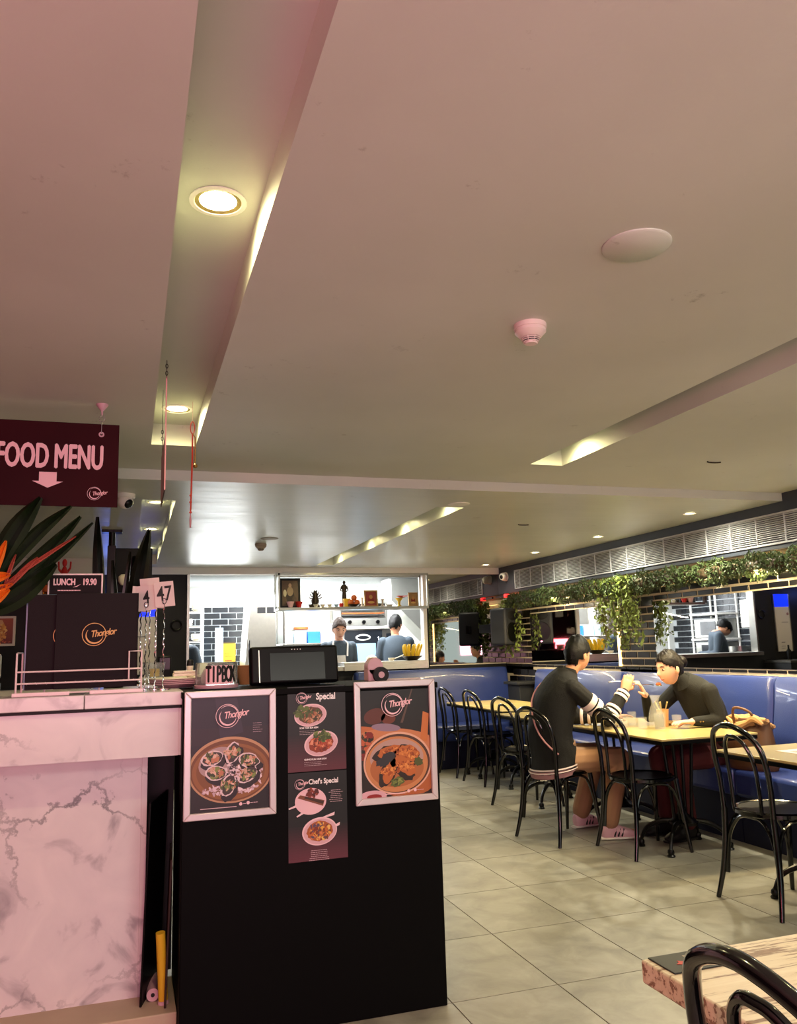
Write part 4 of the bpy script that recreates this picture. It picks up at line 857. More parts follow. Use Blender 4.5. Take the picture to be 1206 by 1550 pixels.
# ================================================================ hanging signs
g = thing('hanging_menu_sign', 'maroon FOOD MENU sign with a white down arrow hanging from the ceiling', 'sign', (-.66, 3.42, 1.935))
MB().bb(0, .603, 0, .005, 0, .34).build('board', K['sign'], g, bevel=.001)
text('FOOD MENU', .138, (.349, -.0015, .195), K['pinkprint'], g, fat=.003, sx=.482, name='sign_lettering', ext=.0008)
MB().prism([(.31, .135), (.31, .098), (.286, .098), (.342, .072), (.398, .098), (.374, .098), (.374, .135)], .001, Matrix.Rotation(PI/2, 4, 'X')).build('arrow', K['pinkprint'], g)
bpy.data.objects['arrow'].location = (0, -.0003, 0) ; bpy.data.objects['arrow'].scale = (1.0, 1, 1)
pm = Print(); logo(pm, g, .515, .052, .026, tsz=1.0); pm.build('emblem_rings', K['prt'], g, smooth=False)
for x in (.085, .535):
    MB().lathe([(.011, -.004), (.011, .001), (.005, .001), (.005, -.004)], n=16, caps=False).build('eyelet', K['pinkd'], g, loc=(x, 0, .297), rot=(PI/2, 0, 0))
    MB().tube([(x, -.004, .297), (x, -.006, .33), (x, -.004, .352)], .0014, 6).build('hook_wire', K['chrome'], g)
    MB().tube([(x+.011*math.cos(a), -.002, .362+.012*math.sin(a)) for a in [2*PI*j/16 for j in range(16)]], .0016, 6, closed=True).build('split_ring', K['chrome'], g)
    MB().lathe([(.003, .378), (.004, .395), (.012, .402), (.024, .419), (.024, .4225), (.001, .4225)], (x, 0, 0), 14, False).build('ceiling_hook', K['pinkd'], g)
g = thing('hanging_notice', 'thin hanging board seen edge-on from chains below the ceiling slot', 'sign', (.103, 2.84, 1.90))
MB().bb(-.0015, .0015, 0, .34, 0, .20).build('board', K['acryl'], g); MB().bb(-.0022, .0022, -.003, .003, 0, .40).build('front_edge', K['pcord'], g)
MB().bb(-.002, .002, .004, .34, 0, .19).build('print', K['tang'], g, smooth=False)
for y in (.0, .33):
    for k in range(5): MB().tube([(.004*math.cos(a) if k % 2 else 0, y+(0 if k % 2 else .004*math.cos(a)), (.40 if y == 0 else .25)+k*.013+.008*math.sin(a)) for a in [2*PI*j/10 for j in range(10)]], .0012, 5, closed=True).build('chain_link', K['iron'], g)
    MB().tube([(0, y, .458), (0, y, .30 if y else .458-.01), (0, y, .19)], .0012, 5).build('wire', K['iron'], g)
g = thing('lucky_cord', 'red and gold knotted cord with a small bell hanging from the ceiling', 'ornament', (.245, 3.62, 1.90))
MB().tube([(.009*math.cos(a), .0, .435+.028*math.sin(a)) for a in [2*PI*j/16 for j in range(16)]], .0022, 6, closed=True).build('loop', K['cord'], g)
MB().tube([(0, 0, .41), (.012, 0, .39), (.013, 0, .3), (.012, 0, .27)], .003, 6).build('gold_cord', K['brass'], g)
MB().tube([(0, 0, .41), (.001, 0, .3), (-.003, 0, .1), (-.004, 0, .05)], [.003, .004, .0035, .003], 8).build('cord', K['cord'], g)
MB().ball((.014, -.002, .262), .010, 14, 10).build('bell', K['brass'], g); MB().ball((-.004, 0, .13), .006, 8, 6).ball((-.004, 0, .10), .006, 8, 6).ball((-.004, 0, .055), .006, 8, 6).build('knot', K['cord'], g)
MB().tube([(-.004, 0, .05), (-.004, 0, .02), (-.004, 0, -.012)], [.002, .005, .003], 8).build('tassel', K['pcord'], g)
MB().tube([(0, 0, .462), (0, 0, .555)], .0008, 5).build('thread', K['pcord'], g)
# ================================================================ left background: bar
g = thing('framed_picture', 'small framed picture of a gold-robed figure on the dark wall at the far left', 'picture', (-1.27, 7.95, 1.46))
MB().bb(0, .32, 0, .02, 0, .26).build('frame', K['framew'], g, bevel=.004); pm = Print(); pm.grad(.02, .30, .02, .24, '#6a2a18', '#a8502a', 0)
pm.ell(.2, .13, .04, .09, '#d89a3a', 1); pm.ell(.2, .20, .022, .028, '#e0b070', 2); pm.blobs(.2, .12, .05, .07, ['#e8b04a', '#f0cc70', '#b86a28'], 50, .012, 3, 3); pm.blobs(.16, .04, .12, .02, ['#f0c060', '#7a2a18', '#d86a3a'], 40, .012, 4, 4); pm.build('print', K['prt'], g, smooth=False)
struct(MB().bb(-2.6, -.75, 7.98, 8.1, 0, 1.86).build('wall_bar', K['dark'], smooth=False))
struct(MB().bb(-3.0, -.30, 7.7, 8.3, 1.86, 1.93).build('trim_6', K['whitem'], smooth=False, bevel=.004))
g = thing('back_bar', 'dark back bar unit behind the marble counter', 'counter', (-2.2, 6.6, 0)); MB().bb(0, 1.75, 0, .45, 0, 1.08).build('body', K['dark'], g, bevel=.004); MB().bb(-.02, 1.77, -.02, .47, 1.08, 1.12).build('top', K['black'], g, bevel=.003)
g = thing('espresso_machine', 'white espresso machine on the back bar at the left edge', 'machine', (-1.12, 6.72, 1.12))
MB().bb(-.02, .20, 0, .28, .08, .27).build('body', K['wax'], g, bevel=.02); MB().bb(-.02, .20, -.10, .28, 0, .05).build('drip_tray', K['steel'], g, bevel=.005); MB().bb(.0, .18, -.10, 0, .19, .27).build('group_head', K['steel'], g, bevel=.01); MB().tube([(.09, -.05, .19), (.09, -.16, .17)], .012, 8).build('handle', K['plastic'], g)
for k in range(4): MB().lathe([(.025, 0), (.036, .05), (.033, .05), (.001, .004)], (.03+.05*k-.02, .1, .27), 16, False).build('cup', K['wax'], g)
g = thing('bar_shelf', 'slim dark bottle shelf high above the back bar', 'shelf', (-.95, 6.9, 1.80)); MB().bb(0, .75, 0, .2, 0, .02).build('board', K['dark'], g, bevel=.002)
MB().bb(.05, .06, .08, .1, .02, .50).build('rod', K['iron'], g); MB().bb(.69, .70, .08, .1, .02, .50).build('rod', K['iron'], g)
g = thing('spirit_bottle', 'amber bottle with a red cap above the lunch card', 'bottle', (-.615, 7.0, 1.82)); MB().lathe([(.04, 0), (.042, .12), (.03, .16), (.014, .19), (.014, .22), (.001, .22)], n=20, caps=False).build('body', K['amber'], g); MB().lathe([(.018, .215), (.018, .26), (.001, .26)], n=16, caps=False).build('cap', K['red'], g); MB().lathe([(.0435, .04), (.0435, .09)], n=20, caps=False).build('label', K['orangef'], g)
g = thing('red_figurine', 'tall red figurine beside the amber bottle', 'figurine', (-.50, 7.0, 1.82)); g.scale = (.6, .6, 1.0); MB().lathe([(.05, 0), (.045, .04), (.03, .09), (.04, .16), (.045, .2), (.02, .24)], n=14).build('body', K['red'], g); MB().ball((0, 0, .27), .032, 14, 10).build('head', K['red'], g); MB().tube([(.03, 0, .19), (.07, 0, .23), (.075, 0, .28)], .012, 8).build('arm', K['red'], g); MB().tube([(-.03, 0, .19), (-.07, 0, .22), (-.075, 0, .28)], .012, 8).build('arm', K['red'], g)
tag(MB().bb(0, .09, 0, .12, 0, .10).build('blue_box', K['bluep'], loc=(-.33, 6.95, 1.82), bevel=.01), 'dark blue box on the shelf beside the tall leaf', 'box')
# ceiling pole and screen
g = thing('ceiling_mounted_screen', 'black screen on a pole hanging from the far ceiling behind the leaves', 'screen', (-.142, 6.61, FC))
MB().bb(-.075, .075, -.06, .06, -.02, 0).build('ceiling_plate', K['iron'], g, bevel=.003); MB().tube([(0, 0, 0), (0, 0, -.36)], .024, 14).build('pole', K['iron'], g); MB().bb(-.03, .03, -.035, .035, -.5, -.12).build('clamp', K['iron'], g, bevel=.004)
MB().bb(.0, .30, .05, .10, -.47, -.13).build('panel', K['plastic'], g, bevel=.006); MB().lathe([(.03, -.06), (.05, -.03), (.05, 0), (.03, .02)], (.10, 0, -.36), 18).build('lamp_head', K['wax'], g)
MB().tube([(.20, .0, -.20), (.20, 0, -.40)], .05, 16).build('speaker_can', K['iron'], g)
# noticeboard with blue head, ring ornament
g = thing('notice_board', 'pale notice board with a lit blue top on the dark wall behind the number cards', 'board', (.02, FY-.02, 1.14))
MB().bb(0, .25, 0, .015, 0, .62).build('sheet', K['framew'], g, bevel=.002); MB().bb(-.015, .0, -.006, .015, 0, .80).build('frame_post', K['steel'], g, bevel=.002); MB().bb(.25, .265, -.006, .015, 0, .80).build('frame_post', K['steel'], g, bevel=.002); MB().bb(0, .25, 0, .012, .62, .80).build('blue_head', K['bluel'], g)
pm = Print(); pm.lines(.03, .40, .12, 1, .02, '#303040', 1, 2, .008); pm.lines(.12, .12, .09, 1, .02, '#303040', 1, 3, .01); pm.lines(.12, .07, .1, 2, .03, '#707080', 1, 4, .005); pm.ell(.03, .52, .02, .02, '#9a6a6a', 1); pm.build('print', K['prt'], g, smooth=False)
g = thing('wall_ring', 'black metal ring ornament on the dark panel left of the kitchen window', 'ornament', (.49, FY-.012, 1.66))
MB().tube([(.055*math.cos(a), 0, .055*math.sin(a)) for a in [2*PI*j/32 for j in range(32)]], .010, 8, closed=True).build('ring', K['iron'], g); MB().tube([(.06, 0, .05), (.1, 0, .10)], .004, 6).build('stem', K['iron'], g)
g = thing('dim_shelf', 'low dark serving shelf with bottles and bowls seen only in the wall mirror', 'shelf', (-.35, 8.9, 0)); MB().bb(0, .92, 0, .45, 0, 1.0).build('body', K['dark'], g, bevel=.003); MB().bb(-.01, .93, -.01, .46, 1.0, 1.03).build('top', K['steel'], g)
for k, (x, h, mt) in enumerate([(-.25, .2, 'amber'), (-.1, .24, 'plastic'), (.05, .17, 'framew'), (.3, .2, 'plastic')]):
    tag(MB().lathe([(.03, 0), (.032, h*.6), (.012, h*.75), (.012, h), (.001, h)], (x, 9.2, 1.03), 16, False).build('bottle', K[mt]), ['brown bottle on the dim shelf below the notice board', 'black bottle on the dim shelf', 'white bottle on the dim shelf', 'black bottle under the ring ornament'][k], 'bottle')
for x, lb in ((-.05, 'white bowl stack at the front of the dim shelf'), (.18, 'second white bowl stack at the front of the dim shelf')): tag(MB().lathe([(.04, 0), (.09, .05), (.09, .07), (.05, .09)], (x, 9.02, 1.03), 20).build('bowl_stack', K['wax']), lb, 'bowl')
# loudspeaker
g = thing('loudspeaker', 'black loudspeaker cabinet mounted in the far corner', 'speaker', (4.22, 8.90, 1.34), .5)
MB().loft([((0, 0, 0), (.135, 0, 0), (0, .12, 0)), ((0, 0, .02), (.15, 0, 0), (0, .13, 0)), ((0, 0, .40), (.155, 0, 0), (0, .13, 0)), ((0, 0, .43), (.14, 0, 0), (0, .12, 0))], 4, True)
MB().bb(-.14, .14, -.10, .13, 0, .43).build('cabinet', K['spk'], g, bevel=.03, seg=4)
MB().tube([(0, -.100, .15), (0, -.108, .15)], [.115, .110], 32).build('woofer_grille', K['iron'], g); MB().loft([((0, -.100, .34), (.09, 0, 0), (0, 0, .055)), ((0, -.106, .34), (.08, 0, 0), (0, 0, .045))], 24).build('horn', K['ink'], g)
MB().lathe([(.013, -.002), (.001, -.003)], n=16).build('badge', K['chrome'], g, loc=(.0, -.108, .035), rot=(PI/2, 0, 0)); MB().bb(-.02, .02, .13, .38, .15, .25).build('bracket', K['iron'], g)
g = thing('exit_lamp', 'small red lamp in the hedge at the far corner', 'light', (4.34, 9.08, 1.93)); MB().bb(-.03, .03, -.02, .02, -.02, .02).build('lens', K['redled'], g, bevel=.004); MB().bb(-.01, .01, .02, .3, -.01, .01).build('bracket', K['iron'], g)
# ================================================================ kitchen pass and shelf
g = thing('pass_counter', 'stainless serving counter of the kitchen window', 'counter', (0, 9.30, 0))
MB().bb(2.35, 3.37, -.02, .40, 1.12, 1.195).bb(.63, 2.35, .0, .40, 1.10, 1.15).build('steel_top', K['steel'], g, bevel=.004)
MB().bb(2.35, 3.37, -.03, -.015, 1.10, 1.16).build('steel_lip', K['steel'], g, bevel=.002)
pm = Print()
g = thing('pass_front_emblem', 'white ring emblem on the black front below the kitchen window', 'emblem', (2.58, FY-.004, 1.0))
pm.ring(0, 0, .09, .012, '#e8e4e4', 1); pm.ring(.004, -.006, .062, .016, '#e8e4e4', 2, PI*.7, PI*1.95, 40, True); pm.build('rings', K['prt'], g, smooth=False); text('Thonglor', .07, (.06, -.003, .01), K['wprint'], g, shear=.35, sx=.82, name='shop_name')
g = thing('kitchen_shelf', 'steel-framed shelf hanging in the top of the kitchen window', 'shelf', (1.585, 9.22, 1.80)); L = 1.80
MB().bb(0, L, 0, .30, 0, .03).build('board', K['steel'], g, bevel=.003)
for x in (0, L-.02):
    for y in (0, .28): MB().bb(x, x+.02, y, y+.02, .03, .42).build('upright', K['steel'], g)
MB().bb(0, L, 0, .02, .395, .42).build('top_rail', K['steel'], g); MB().bb(0, L, .28, .30, .395, .42).build('top_rail', K['steel'], g)
MB().bb(-.035, -.02, 0, .02, .0, .42).build('side_rail', K['chrome'], g); MB().bb(-.035, 0, 0, .02, .02, .035).build('side_rail', K['chrome'], g)
SZ = 1.8305
def shelf_pic(x, w, h, fr, bg, lb, kind, y=9.36):
    p = thing('framed_picture', lb, 'picture', (x, y, SZ), 0, None, rot=(-.10, 0, 0)); b = w*.11
    for a in ((0, w, 0, b), (0, w, h-b, h), (0, b, 0, h), (w-b, w, 0, h)): MB().bb(a[0], a[1], -.004, .014, a[2], a[3]).build('frame_bar', K[fr], p, bevel=.002)
    MB().bb(b, w-b, .004, .012, b, h-b).build('backing', K['ink'], p, smooth=False)
    q = Print(); q.rect(b*.9, w-b*.9, b*.9, h-b*.9, bg, 0); cx = w/2
    if kind == 0:
        q.ell(cx, h*.38, w*.20, h*.24, '#3a2c24', 1); q.ell(cx, h*.56, w*.15, h*.16, '#b09a78', 2); q.ell(cx, h*.76, w*.075, h*.07, '#c8a888', 3); q.ell(cx-w*.25, h*.5, w*.08, h*.12, '#d8d0a8', 1); q.ell(cx+w*.2, h*.3, w*.1, h*.1, '#5a4a3c', 1)
    else:
        q.ell(cx, h*.42, w*.22, h*.20, '#8a2018', 1); q.ell(cx, h*.6, w*.13, h*.12, '#c0904a', 2); q.ell(cx, h*.28, w*.26, h*.07, '#d8b060', 2)
    q.build('print', K['prt'], p, smooth=False, loc=(0, .004, 0))
shelf_pic(1.63, .24, .345, 'frameb', '#6a5540', 'black framed old portrait of a standing figure on the kitchen shelf', 0)
shelf_pic(2.63, .165, .20, 'gold', '#9a4438', 'gold framed red religious picture on the kitchen shelf', 1)
shelf_pic(3.18, .12, .17, 'gold', '#a88450', 'small gold framed picture at the right end of the kitchen shelf', 1)
def lat(nm, lb, cat, prof, x, mt, y=9.32, n=18, z=SZ, grp=None): return tag(MB().lathe(prof, (x, y, z), n, False).build(nm, K[mt]), lb, cat, grp)
CUP = [(.022, 0), (.045, .07), (.041, .07), (.02, .006), (.001, .006)]
lat('offering_cup', 'clear pink cup on the kitchen shelf in front of the portrait', 'cup', CUP, 1.74, 'pinkprint'); lat('offering_cup', 'red glass cup beside the pink cup', 'cup', CUP, 1.84, 'red')
SM = [(.015, 0), (.032, .035), (.029, .035), (.001, .006)]
for k, x in enumerate((1.97, 2.03, 2.11, 2.19, 2.27)): lat('white_bowl', ['tiny dark cup right of the red cup', 'tiny white cup under the bronze cluster', 'second tiny white cup under the bronze cluster', 'tiny white cup left of the small red pot', 'tiny blue-white cup beside the small red pot'][k], 'cup', SM, x, ['bronze', 'wax', 'wax', 'wax', 'lblue'][k], 9.29)
lat('red_pot', 'small red pot in the middle of the kitchen shelf', 'pot', [(.022, 0), (.028, .03), (.02, .045), (.001, .045)], 2.33, 'red', 9.30)
g = thing('deity_statue', 'elaborate bronze many-armed statuette cluster on the kitchen shelf', 'statue', (2.05, 9.42, SZ)); m = MB(); rnd = random.Random(2)
m.lathe([(.07, 0), (.065, .03), (.045, .05), (.05, .09), (.03, .13), (.035, .16), (.015, .2)], n=14); m.build('body', K['bronze'], g)
for k in range(8): a = k*PI/7; MB().tube([(0, 0, .10), (.05*math.cos(a), -.02, .11+.06*math.sin(a)), (.075*math.cos(a), -.02, .12+.09*math.sin(a))], .008, 6).build('arm', K['bronze'], g)
MB().ball((0, -.01, .175), .02, 10, 8).build('head', K['bronze'], g)
g = thing('standing_statue', 'slim dark standing statue on the kitchen shelf', 'statue', (2.40, 9.42, SZ)); MB().bb(-.035, .035, -.03, .03, 0, .10).build('pedestal', K['wax'], g, bevel=.004)
MB().loft([((0, 0, .10), (.03, 0, 0), (0, .022, 0)), ((0, 0, .19), (.022, 0, 0), (0, .018, 0)), ((0, 0, .235), (.038, 0, 0), (0, .02, 0)), ((0, 0, .265), (.03, 0, 0), (0, .016, 0)), ((0, 0, .275), (.009, 0, 0), (0, .009, 0))], 14).tube([(.034, 0, .25), (.045, -.01, .2), (.015, -.02, .185)], .008, 8).tube([(-.034, 0, .25), (-.045, -.01, .2), (-.015, -.02, .185)], .008, 8).build('figure', K['bronze'], g); MB().ball((0, 0, .295), (.017, .018, .022), 12, 10).build('head', K['bronze'], g)
g = thing('fruit_bowl', 'dark bowl of oranges on the kitchen shelf', 'bowl', (2.485, 9.30, SZ)); MB().lathe([(.03, 0), (.075, .03), (.07, .03), (.001, .008)], n=24, caps=False).build('bowl', K['bronze'], g)
for k, (x, z) in enumerate(((-.035, .05), (.035, .05), (.0, .105))): tag(MB().ball((2.485+x, 9.30, SZ+z), .036, 16, 12).build('orange', K['orangef']), ['left orange in the shelf bowl', 'right orange in the shelf bowl', 'top orange in the shelf bowl'][k], 'fruit', 'oranges in the bowl')
lat('yellow_pot', 'yellow pot behind the oranges', 'pot', [(.03, 0), (.035, .05), (.045, .10), (.001, .10)], 2.42, 'yellow', 9.37)
lat('candle_holder', 'white candle holder right of the oranges', 'candle holder', [(.03, 0), (.012, .02), (.01, .09), (.02, .11), (.001, .11)], 2.59, 'wax'); lat('candle_holder', 'pale candle holder right of the gold picture', 'candle holder', [(.03, 0), (.012, .02), (.01, .07), (.022, .09), (.001, .09)], 2.84, 'wax')
lat('offering_dish', 'low white dish right of the gold picture', 'dish', [(.03, 0), (.05, .025), (.001, .02)], 2.92, 'wax')
g = thing('yellow_goblet', 'yellow goblet with a red dish balanced on it', 'goblet', (3.045, 9.32, SZ)); MB().lathe([(.035, 0), (.015, .02), (.018, .06), (.05, .10), (.001, .10)], n=20, caps=False).build('goblet', K['yellow'], g); MB().lathe([(.03, .105), (.075, .125), (.001, .118)], (.04, 0, 0), 20, False).build('dish', K['red'], g)
# bananas
g = thing('banana_bowl', 'brown bowl on the right end of the serving counter', 'bowl', (3.20, 9.36, 1.196)); MB().lathe([(.06, 0), (.13, .05), (.125, .05), (.001, .01)], n=28, caps=False).build('bowl', K['bronze'], g)
rnd = random.Random(8)
for k in range(11):
    a = k*.57; x, y = .075*math.cos(a), .05*math.sin(a); b = MB()
    b.tube(spline([(x, y, .02), (x*1.25, y*1.2, .09), (x*1.5+.01, y*1.4, .155), (x*1.5+.02, y*1.3, .185)], 4), rad([.010, .018, .015, .005], 4), 8)
    tag(b.build('banana', K['banana'], loc=(3.20, 9.36, 1.2)), ['yellow banana at the right side of the bowl', 'yellow banana right of centre at the back', 'yellow banana at the back centre', 'yellow banana left of centre at the back', 'yellow banana at the back left', 'leftmost yellow banana in the bowl', 'yellow banana at the front left', 'yellow banana left of centre at the front', 'yellow banana at the front centre', 'yellow banana right of centre at the front', 'rightmost yellow banana leaning out of the bowl'][k], 'banana', 'bananas in the bowl')
g = thing('ladle', 'white ladle leaning on the serving counter', 'ladle', (2.96, 9.42, 1.196)); MB().lathe([(.03, 0), (.04, .035), (.036, .035), (.001, .005)], n=18, caps=False).build('cup', K['wax'], g); MB().tube([(.03, 0, .02), (.25, 0, .10), (.42, 0, .25)], .006, 6).build('handle', K['wax'], g)
lat('upturned_bowl', 'white upturned bowl on the counter between the chefs', 'bowl', [(.07, 0), (.06, .05), (.02, .075), (.001, .078)], 2.72, 'wax', 9.42, 24, 1.196)
# ---------------------------------------------------------------- kitchen equipment
g = thing('combi_oven', 'dark fronted combi oven with a lit blue glass door', 'oven', (2.80, 11.1, 0)); MB().bb(0, .80, 0, .6, .9, 1.62).build('body', K['steel'], g, bevel=.008); MB().bb(.02, .56, -.02, 0, .92, 1.60).build('door', K['ktile'], g, bevel=.006)
MB().bb(.09, .46, -.026, -.018, .96, 1.42).build('glass', K['ovenglass'], g, bevel=.004); MB().bb(.62, .74, -.01, 0, 1.25, 1.55).build('control_panel', K['ktile'], g); MB().loft([((.28, -.024, 1.50), (.11, 0, 0), (0, 0, .045)), ((.28, -.03, 1.50), (.10, 0, 0), (0, 0, .04))], 24).build('badge', K['white'], g); MB().loft([((.28, -.031, 1.50), (.085, 0, 0), (0, 0, .022)), ((.28, -.033, 1.50), (.085, 0, 0), (0, 0, .022))], 24).build('badge_centre', K['ktile'], g)
MB().tube([(.50, -.03, 1.0), (.50, -.05, 1.05), (.50, -.05, 1.45), (.50, -.03, 1.5)], .01, 8).build('handle', K['chrome'], g); MB().bb(0, .8, 0, .6, 0, .9).build('stand', K['steel'], g)
g = thing('salamander_grill', 'steel salamander grill mounted above the oven', 'grill', (2.72, 11.0, 1.66)); MB().bb(0, .70, 0, .4, 0, .10).bb(0, .70, 0, .4, .30, .36).bb(0, .03, 0, .4, .1, .3).bb(.67, .70, 0, .4, .1, .3).bb(0, .7, .36, .4, .1, .3).build('body', K['hood'], g, bevel=.005)
for k in range(3): MB().bb(.04, .66, .05+k*.1, .06+k*.1, .17, .18).build('element', K['orangef'], g)
for k in range(3): MB().tube([(.15+k*.2, -.03, .05), (.15+k*.2, 0, .05)], .026, 14).build('knob', K['iron'], g)
MB().bb(.05, .65, .02, .3, .13, .14).build('rack', K['ink'], g)
g = thing('range_hood', 'large slanted grey steel hood at the right of the kitchen', 'hood', (3.45, 10.9, 1.35))
MB().prism([(0, .65), (1.0, -.35), (1.3, -.35), (1.3, .95), (0, .95)], .5, Matrix.Translation((0, .5, 0)) @ Matrix.Rotation(PI/2, 4, 'X')).build('canopy', K['hood'], g, bevel=.006); MB().bb(-.03, 0, 0, .5, .62, .95).build('edge_trim', K['white'], g)
g = thing('steel_fridge', 'tall brushed steel refrigerator with slanted front', 'fridge', (1.48, 11.2, 0)); MB().prism([(0, 0), (.42, 0), (.42, 2.0), (.06, 2.0), (0, 1.2)], .6, Matrix.Translation((0, .6, 0)) @ Matrix.Rotation(PI/2, 4, 'X')).build('body', K['steel'], g, bevel=.008)
MB().bb(.16, .27, -.006, 0, 1.86, 1.94).bb(.29, .40, -.006, 0, 1.86, 1.94).build('vent', K['ink'], g); MB().tube([(.05, -.02, 1.0), (.05, -.04, 1.3), (.05, -.02, 1.5)], .01, 8).build('handle', K['chrome'], g)
g = thing('wire_rack', 'tall chrome wire rack with dishes at the left of the kitchen', 'rack', (.55, 11.5, 0))
for x in (0, .4): MB().tube([(x, 0, 0), (x, 0, 2.05)], .012, 8).build('post', K['white'], g); MB().tube([(x, .35, 0), (x, .35, 2.05)], .012, 8).build('post', K['white'], g)
for k in range(6): MB().bb(0, .4, 0, .35, .9+k*.2, .912+k*.2).build('wire_shelf', K['steel'], g)
rnd = random.Random(6)
for k in range(6):
    x, zz = .05+rnd.random()*.3, .912+(k % 6)*.2; q = 1+k % 2
    lat('stacked_dish', 'stack of white dishes on the %s shelf of the wire rack' % ['lowest', 'second', 'third', 'fourth', 'fifth', 'top'][k], 'dish', [(.03, 0), (.07, .03), (.06, .035), (.072, .07), (.065, .10), (.001, .10)], .55+.08+q*.12, 'wax', 11.6, 16, zz+.001, 'dishes on the wire rack')
g = thing('grey_post', 'pale grey square post in front of the tiled kitchen wall', 'post', (1.10, 11.3, 0)); MB().bb(0, .10, 0, .1, 0, 1.68).build('post', K['bulk'], g, bevel=.004); bpy.data.objects['post.004' if 'post.004' in bpy.data.objects else 'post'].data.materials[0] = K['lblue']
g = thing('safety_notice', 'yellow notice with small dark print on the tiled kitchen wall', 'sign', (1.30, 12.45, 1.14)); MB().bb(0, .20, 0, .006, 0, .36).build('sheet', K['yellow'], g); q = Print(); q.lines(.04, .19, .12, 3, .02, '#7a5a10', 1, 1, .008); q.lines(.05, .08, .1, 1, .02, '#c03018', 1, 2, .02); q.rect(0, .20, .34, .36, '#403010', 1); q.build('print', K['prt'], g, smooth=False)
g = thing('prep_bench', 'steel prep bench with supplies in the kitchen', 'bench', (1.95, 11.0, 0)); MB().bb(0, .82, 0, .6, .86, .90).build('top', K['steel'], g, bevel=.003); MB().bb(0, .82, 0, .6, 1.42, 1.44).build('upper_shelf', K['steel'], g, bevel=.003)
for x in (.02, .8):
    for y in (.02, .58): MB().tube([(x, y, 0), (x, y, 2.0)], .014, 8).build('leg', K['steel'], g)
MB().bb(.0, .82, .58, .60, .9, 1.95).build('back_panel', K['hood'], g)
for k, (x, w_, h, mt, lb) in enumerate([(2.02, .10, .16, 'lblue', 'pale blue carton left on the prep shelf'), (2.14, .16, .17, 'white', 'white and blue carton on the prep shelf'), (2.32, .17, .16, 'bluec', 'blue crate on the prep shelf'), (2.50, .22, .26, 'white', 'white board leaning on the prep shelf')]):
    c = tag(MB().bb(0, w_, 0, .2, 0, h).build('carton', K[mt], loc=(x, 11.15, 1.441), bevel=.006), lb, 'box')
lat('copper_pan', 'round copper pan hanging at the back of the prep bench', 'pan', [(.10, 0), (.10, .03), (.001, .03)], 2.30, 'orangef', 11.52, 24, 1.64)
g = thing('fluorescent_light', 'long glowing ceiling light over the left of the kitchen', 'light', (.85, 10.4, kz-.06)); MB().bb(0, 1.3, -.10, .10, 0, .05).build('housing', K['white'], g); MB().bb(.02, 1.28, -.09, .09, -.02, 0).build('diffuser', K['lensw'], g, bevel=.01)
g = thing('fluorescent_light', 'long glowing ceiling light behind the kitchen shelf', 'light', (2.1, 10.2, kz-.06)); MB().bb(0, 1.4, -.10, .10, 0, .05).build('housing', K['white'], g); MB().bb(.02, 1.38, -.09, .09, -.02, 0).build('diffuser', K['lensw'], g, bevel=.01)
g = thing('fluorescent_light', 'third glowing light at the back of the kitchen', 'light', (1.0, 12.1, 2.16)); MB().bb(0, 1.0, -.06, .06, 0, .04).build('housing', K['white'], g); MB().bb(.02, .98, -.05, .05, -.02, 0).build('diffuser', K['lensw'], g, bevel=.008); MB().tube([(.5, 0, .04), (.5, 0, .26)], .008, 6).build('hanger', K['white'], g)

# left side of the kitchen, seen through the window in the wall mirror
kt2 = struct(MB().bb(KX0, KX0+.02, FY+.1, KY, .9, 2.3).build('wall_kitchen_side', K['kgrout'], smooth=False)); t0 = None
for r in range(12):
    for k in range(11):
        y = FY+.12+k*.28+(.14 if r % 2 else 0)
        if y > KY-.2: continue
        if t0 is None: t0 = MB().box((.004, 0, 0), (.012, .27, .088)).build('tile', K['ktile'], kt2, smooth=False)
        else: t1 = t0.copy(); COL.objects.link(t1); t1.parent = kt2
        (t0 if r == 0 and k == 0 else t1).location = (KX0+.02, y+.14, .95+r*.098)
g = thing('oven_rack', 'steel rack holding two dark ovens at the left side of the kitchen', 'oven', (-.36, 10.9, 0))
for y in (0, .62): MB().tube([(.42, y, 0), (.42, y, 2.1)], .016, 8).build('post', K['white'], g); MB().tube([(.02, y, 0), (.02, y, 2.1)], .016, 8).build('post', K['white'], g)
for z in (.95, 1.32, 1.72): MB().bb(0, .44, -.02, .64, z, z+.03).build('shelf', K['white'], g, bevel=.003)
for z in (.99, 1.36):
    MB().bb(.02, .40, .03, .59, z, z+.30).build('oven_body', K['hood'], g, bevel=.006); MB().bb(.40, .41, .06, .44, z+.04, z+.26).build('oven_door', K['ktile'], g, bevel=.004)
g = thing('stock_pot', 'large steel stock pot at the left side of the kitchen', 'pot', (.05, 10.45, .92)); MB().lathe([(.15, 0), (.16, .01), (.16, .30), (.152, .30), (.15, .02), (.001, .02)], n=28, caps=False).build('pot', K['steel'], g); MB().tube([(0, -.16, .25), (0, -.20, .25), (0, -.20, .2), (0, -.16, .2)], .008, 6).build('handle', K['chrome'], g)
g = thing('side_bench', 'steel side bench along the left kitchen wall', 'bench', (-.37, 9.75, 0)); MB().bb(0, .62, 0, 1.1, .87, .92).build('top', K['steel'], g, bevel=.003); MB().bb(.02, .58, .02, 1.08, .1, .87).build('cupboard', K['hood'], g)
for k, (y, r, h, mt) in enumerate([(9.9, .07, .10, 'steel'), (10.1, .06, .16, 'lblue'), (10.72, .05, .2, 'white')]):
    lat('container', ['low steel tub on the side bench', 'pale blue canister on the side bench', 'white canister at the end of the side bench'][k], 'container', [(r, 0), (r, h), (.001, h)], .05, mt, y, 20, .921)
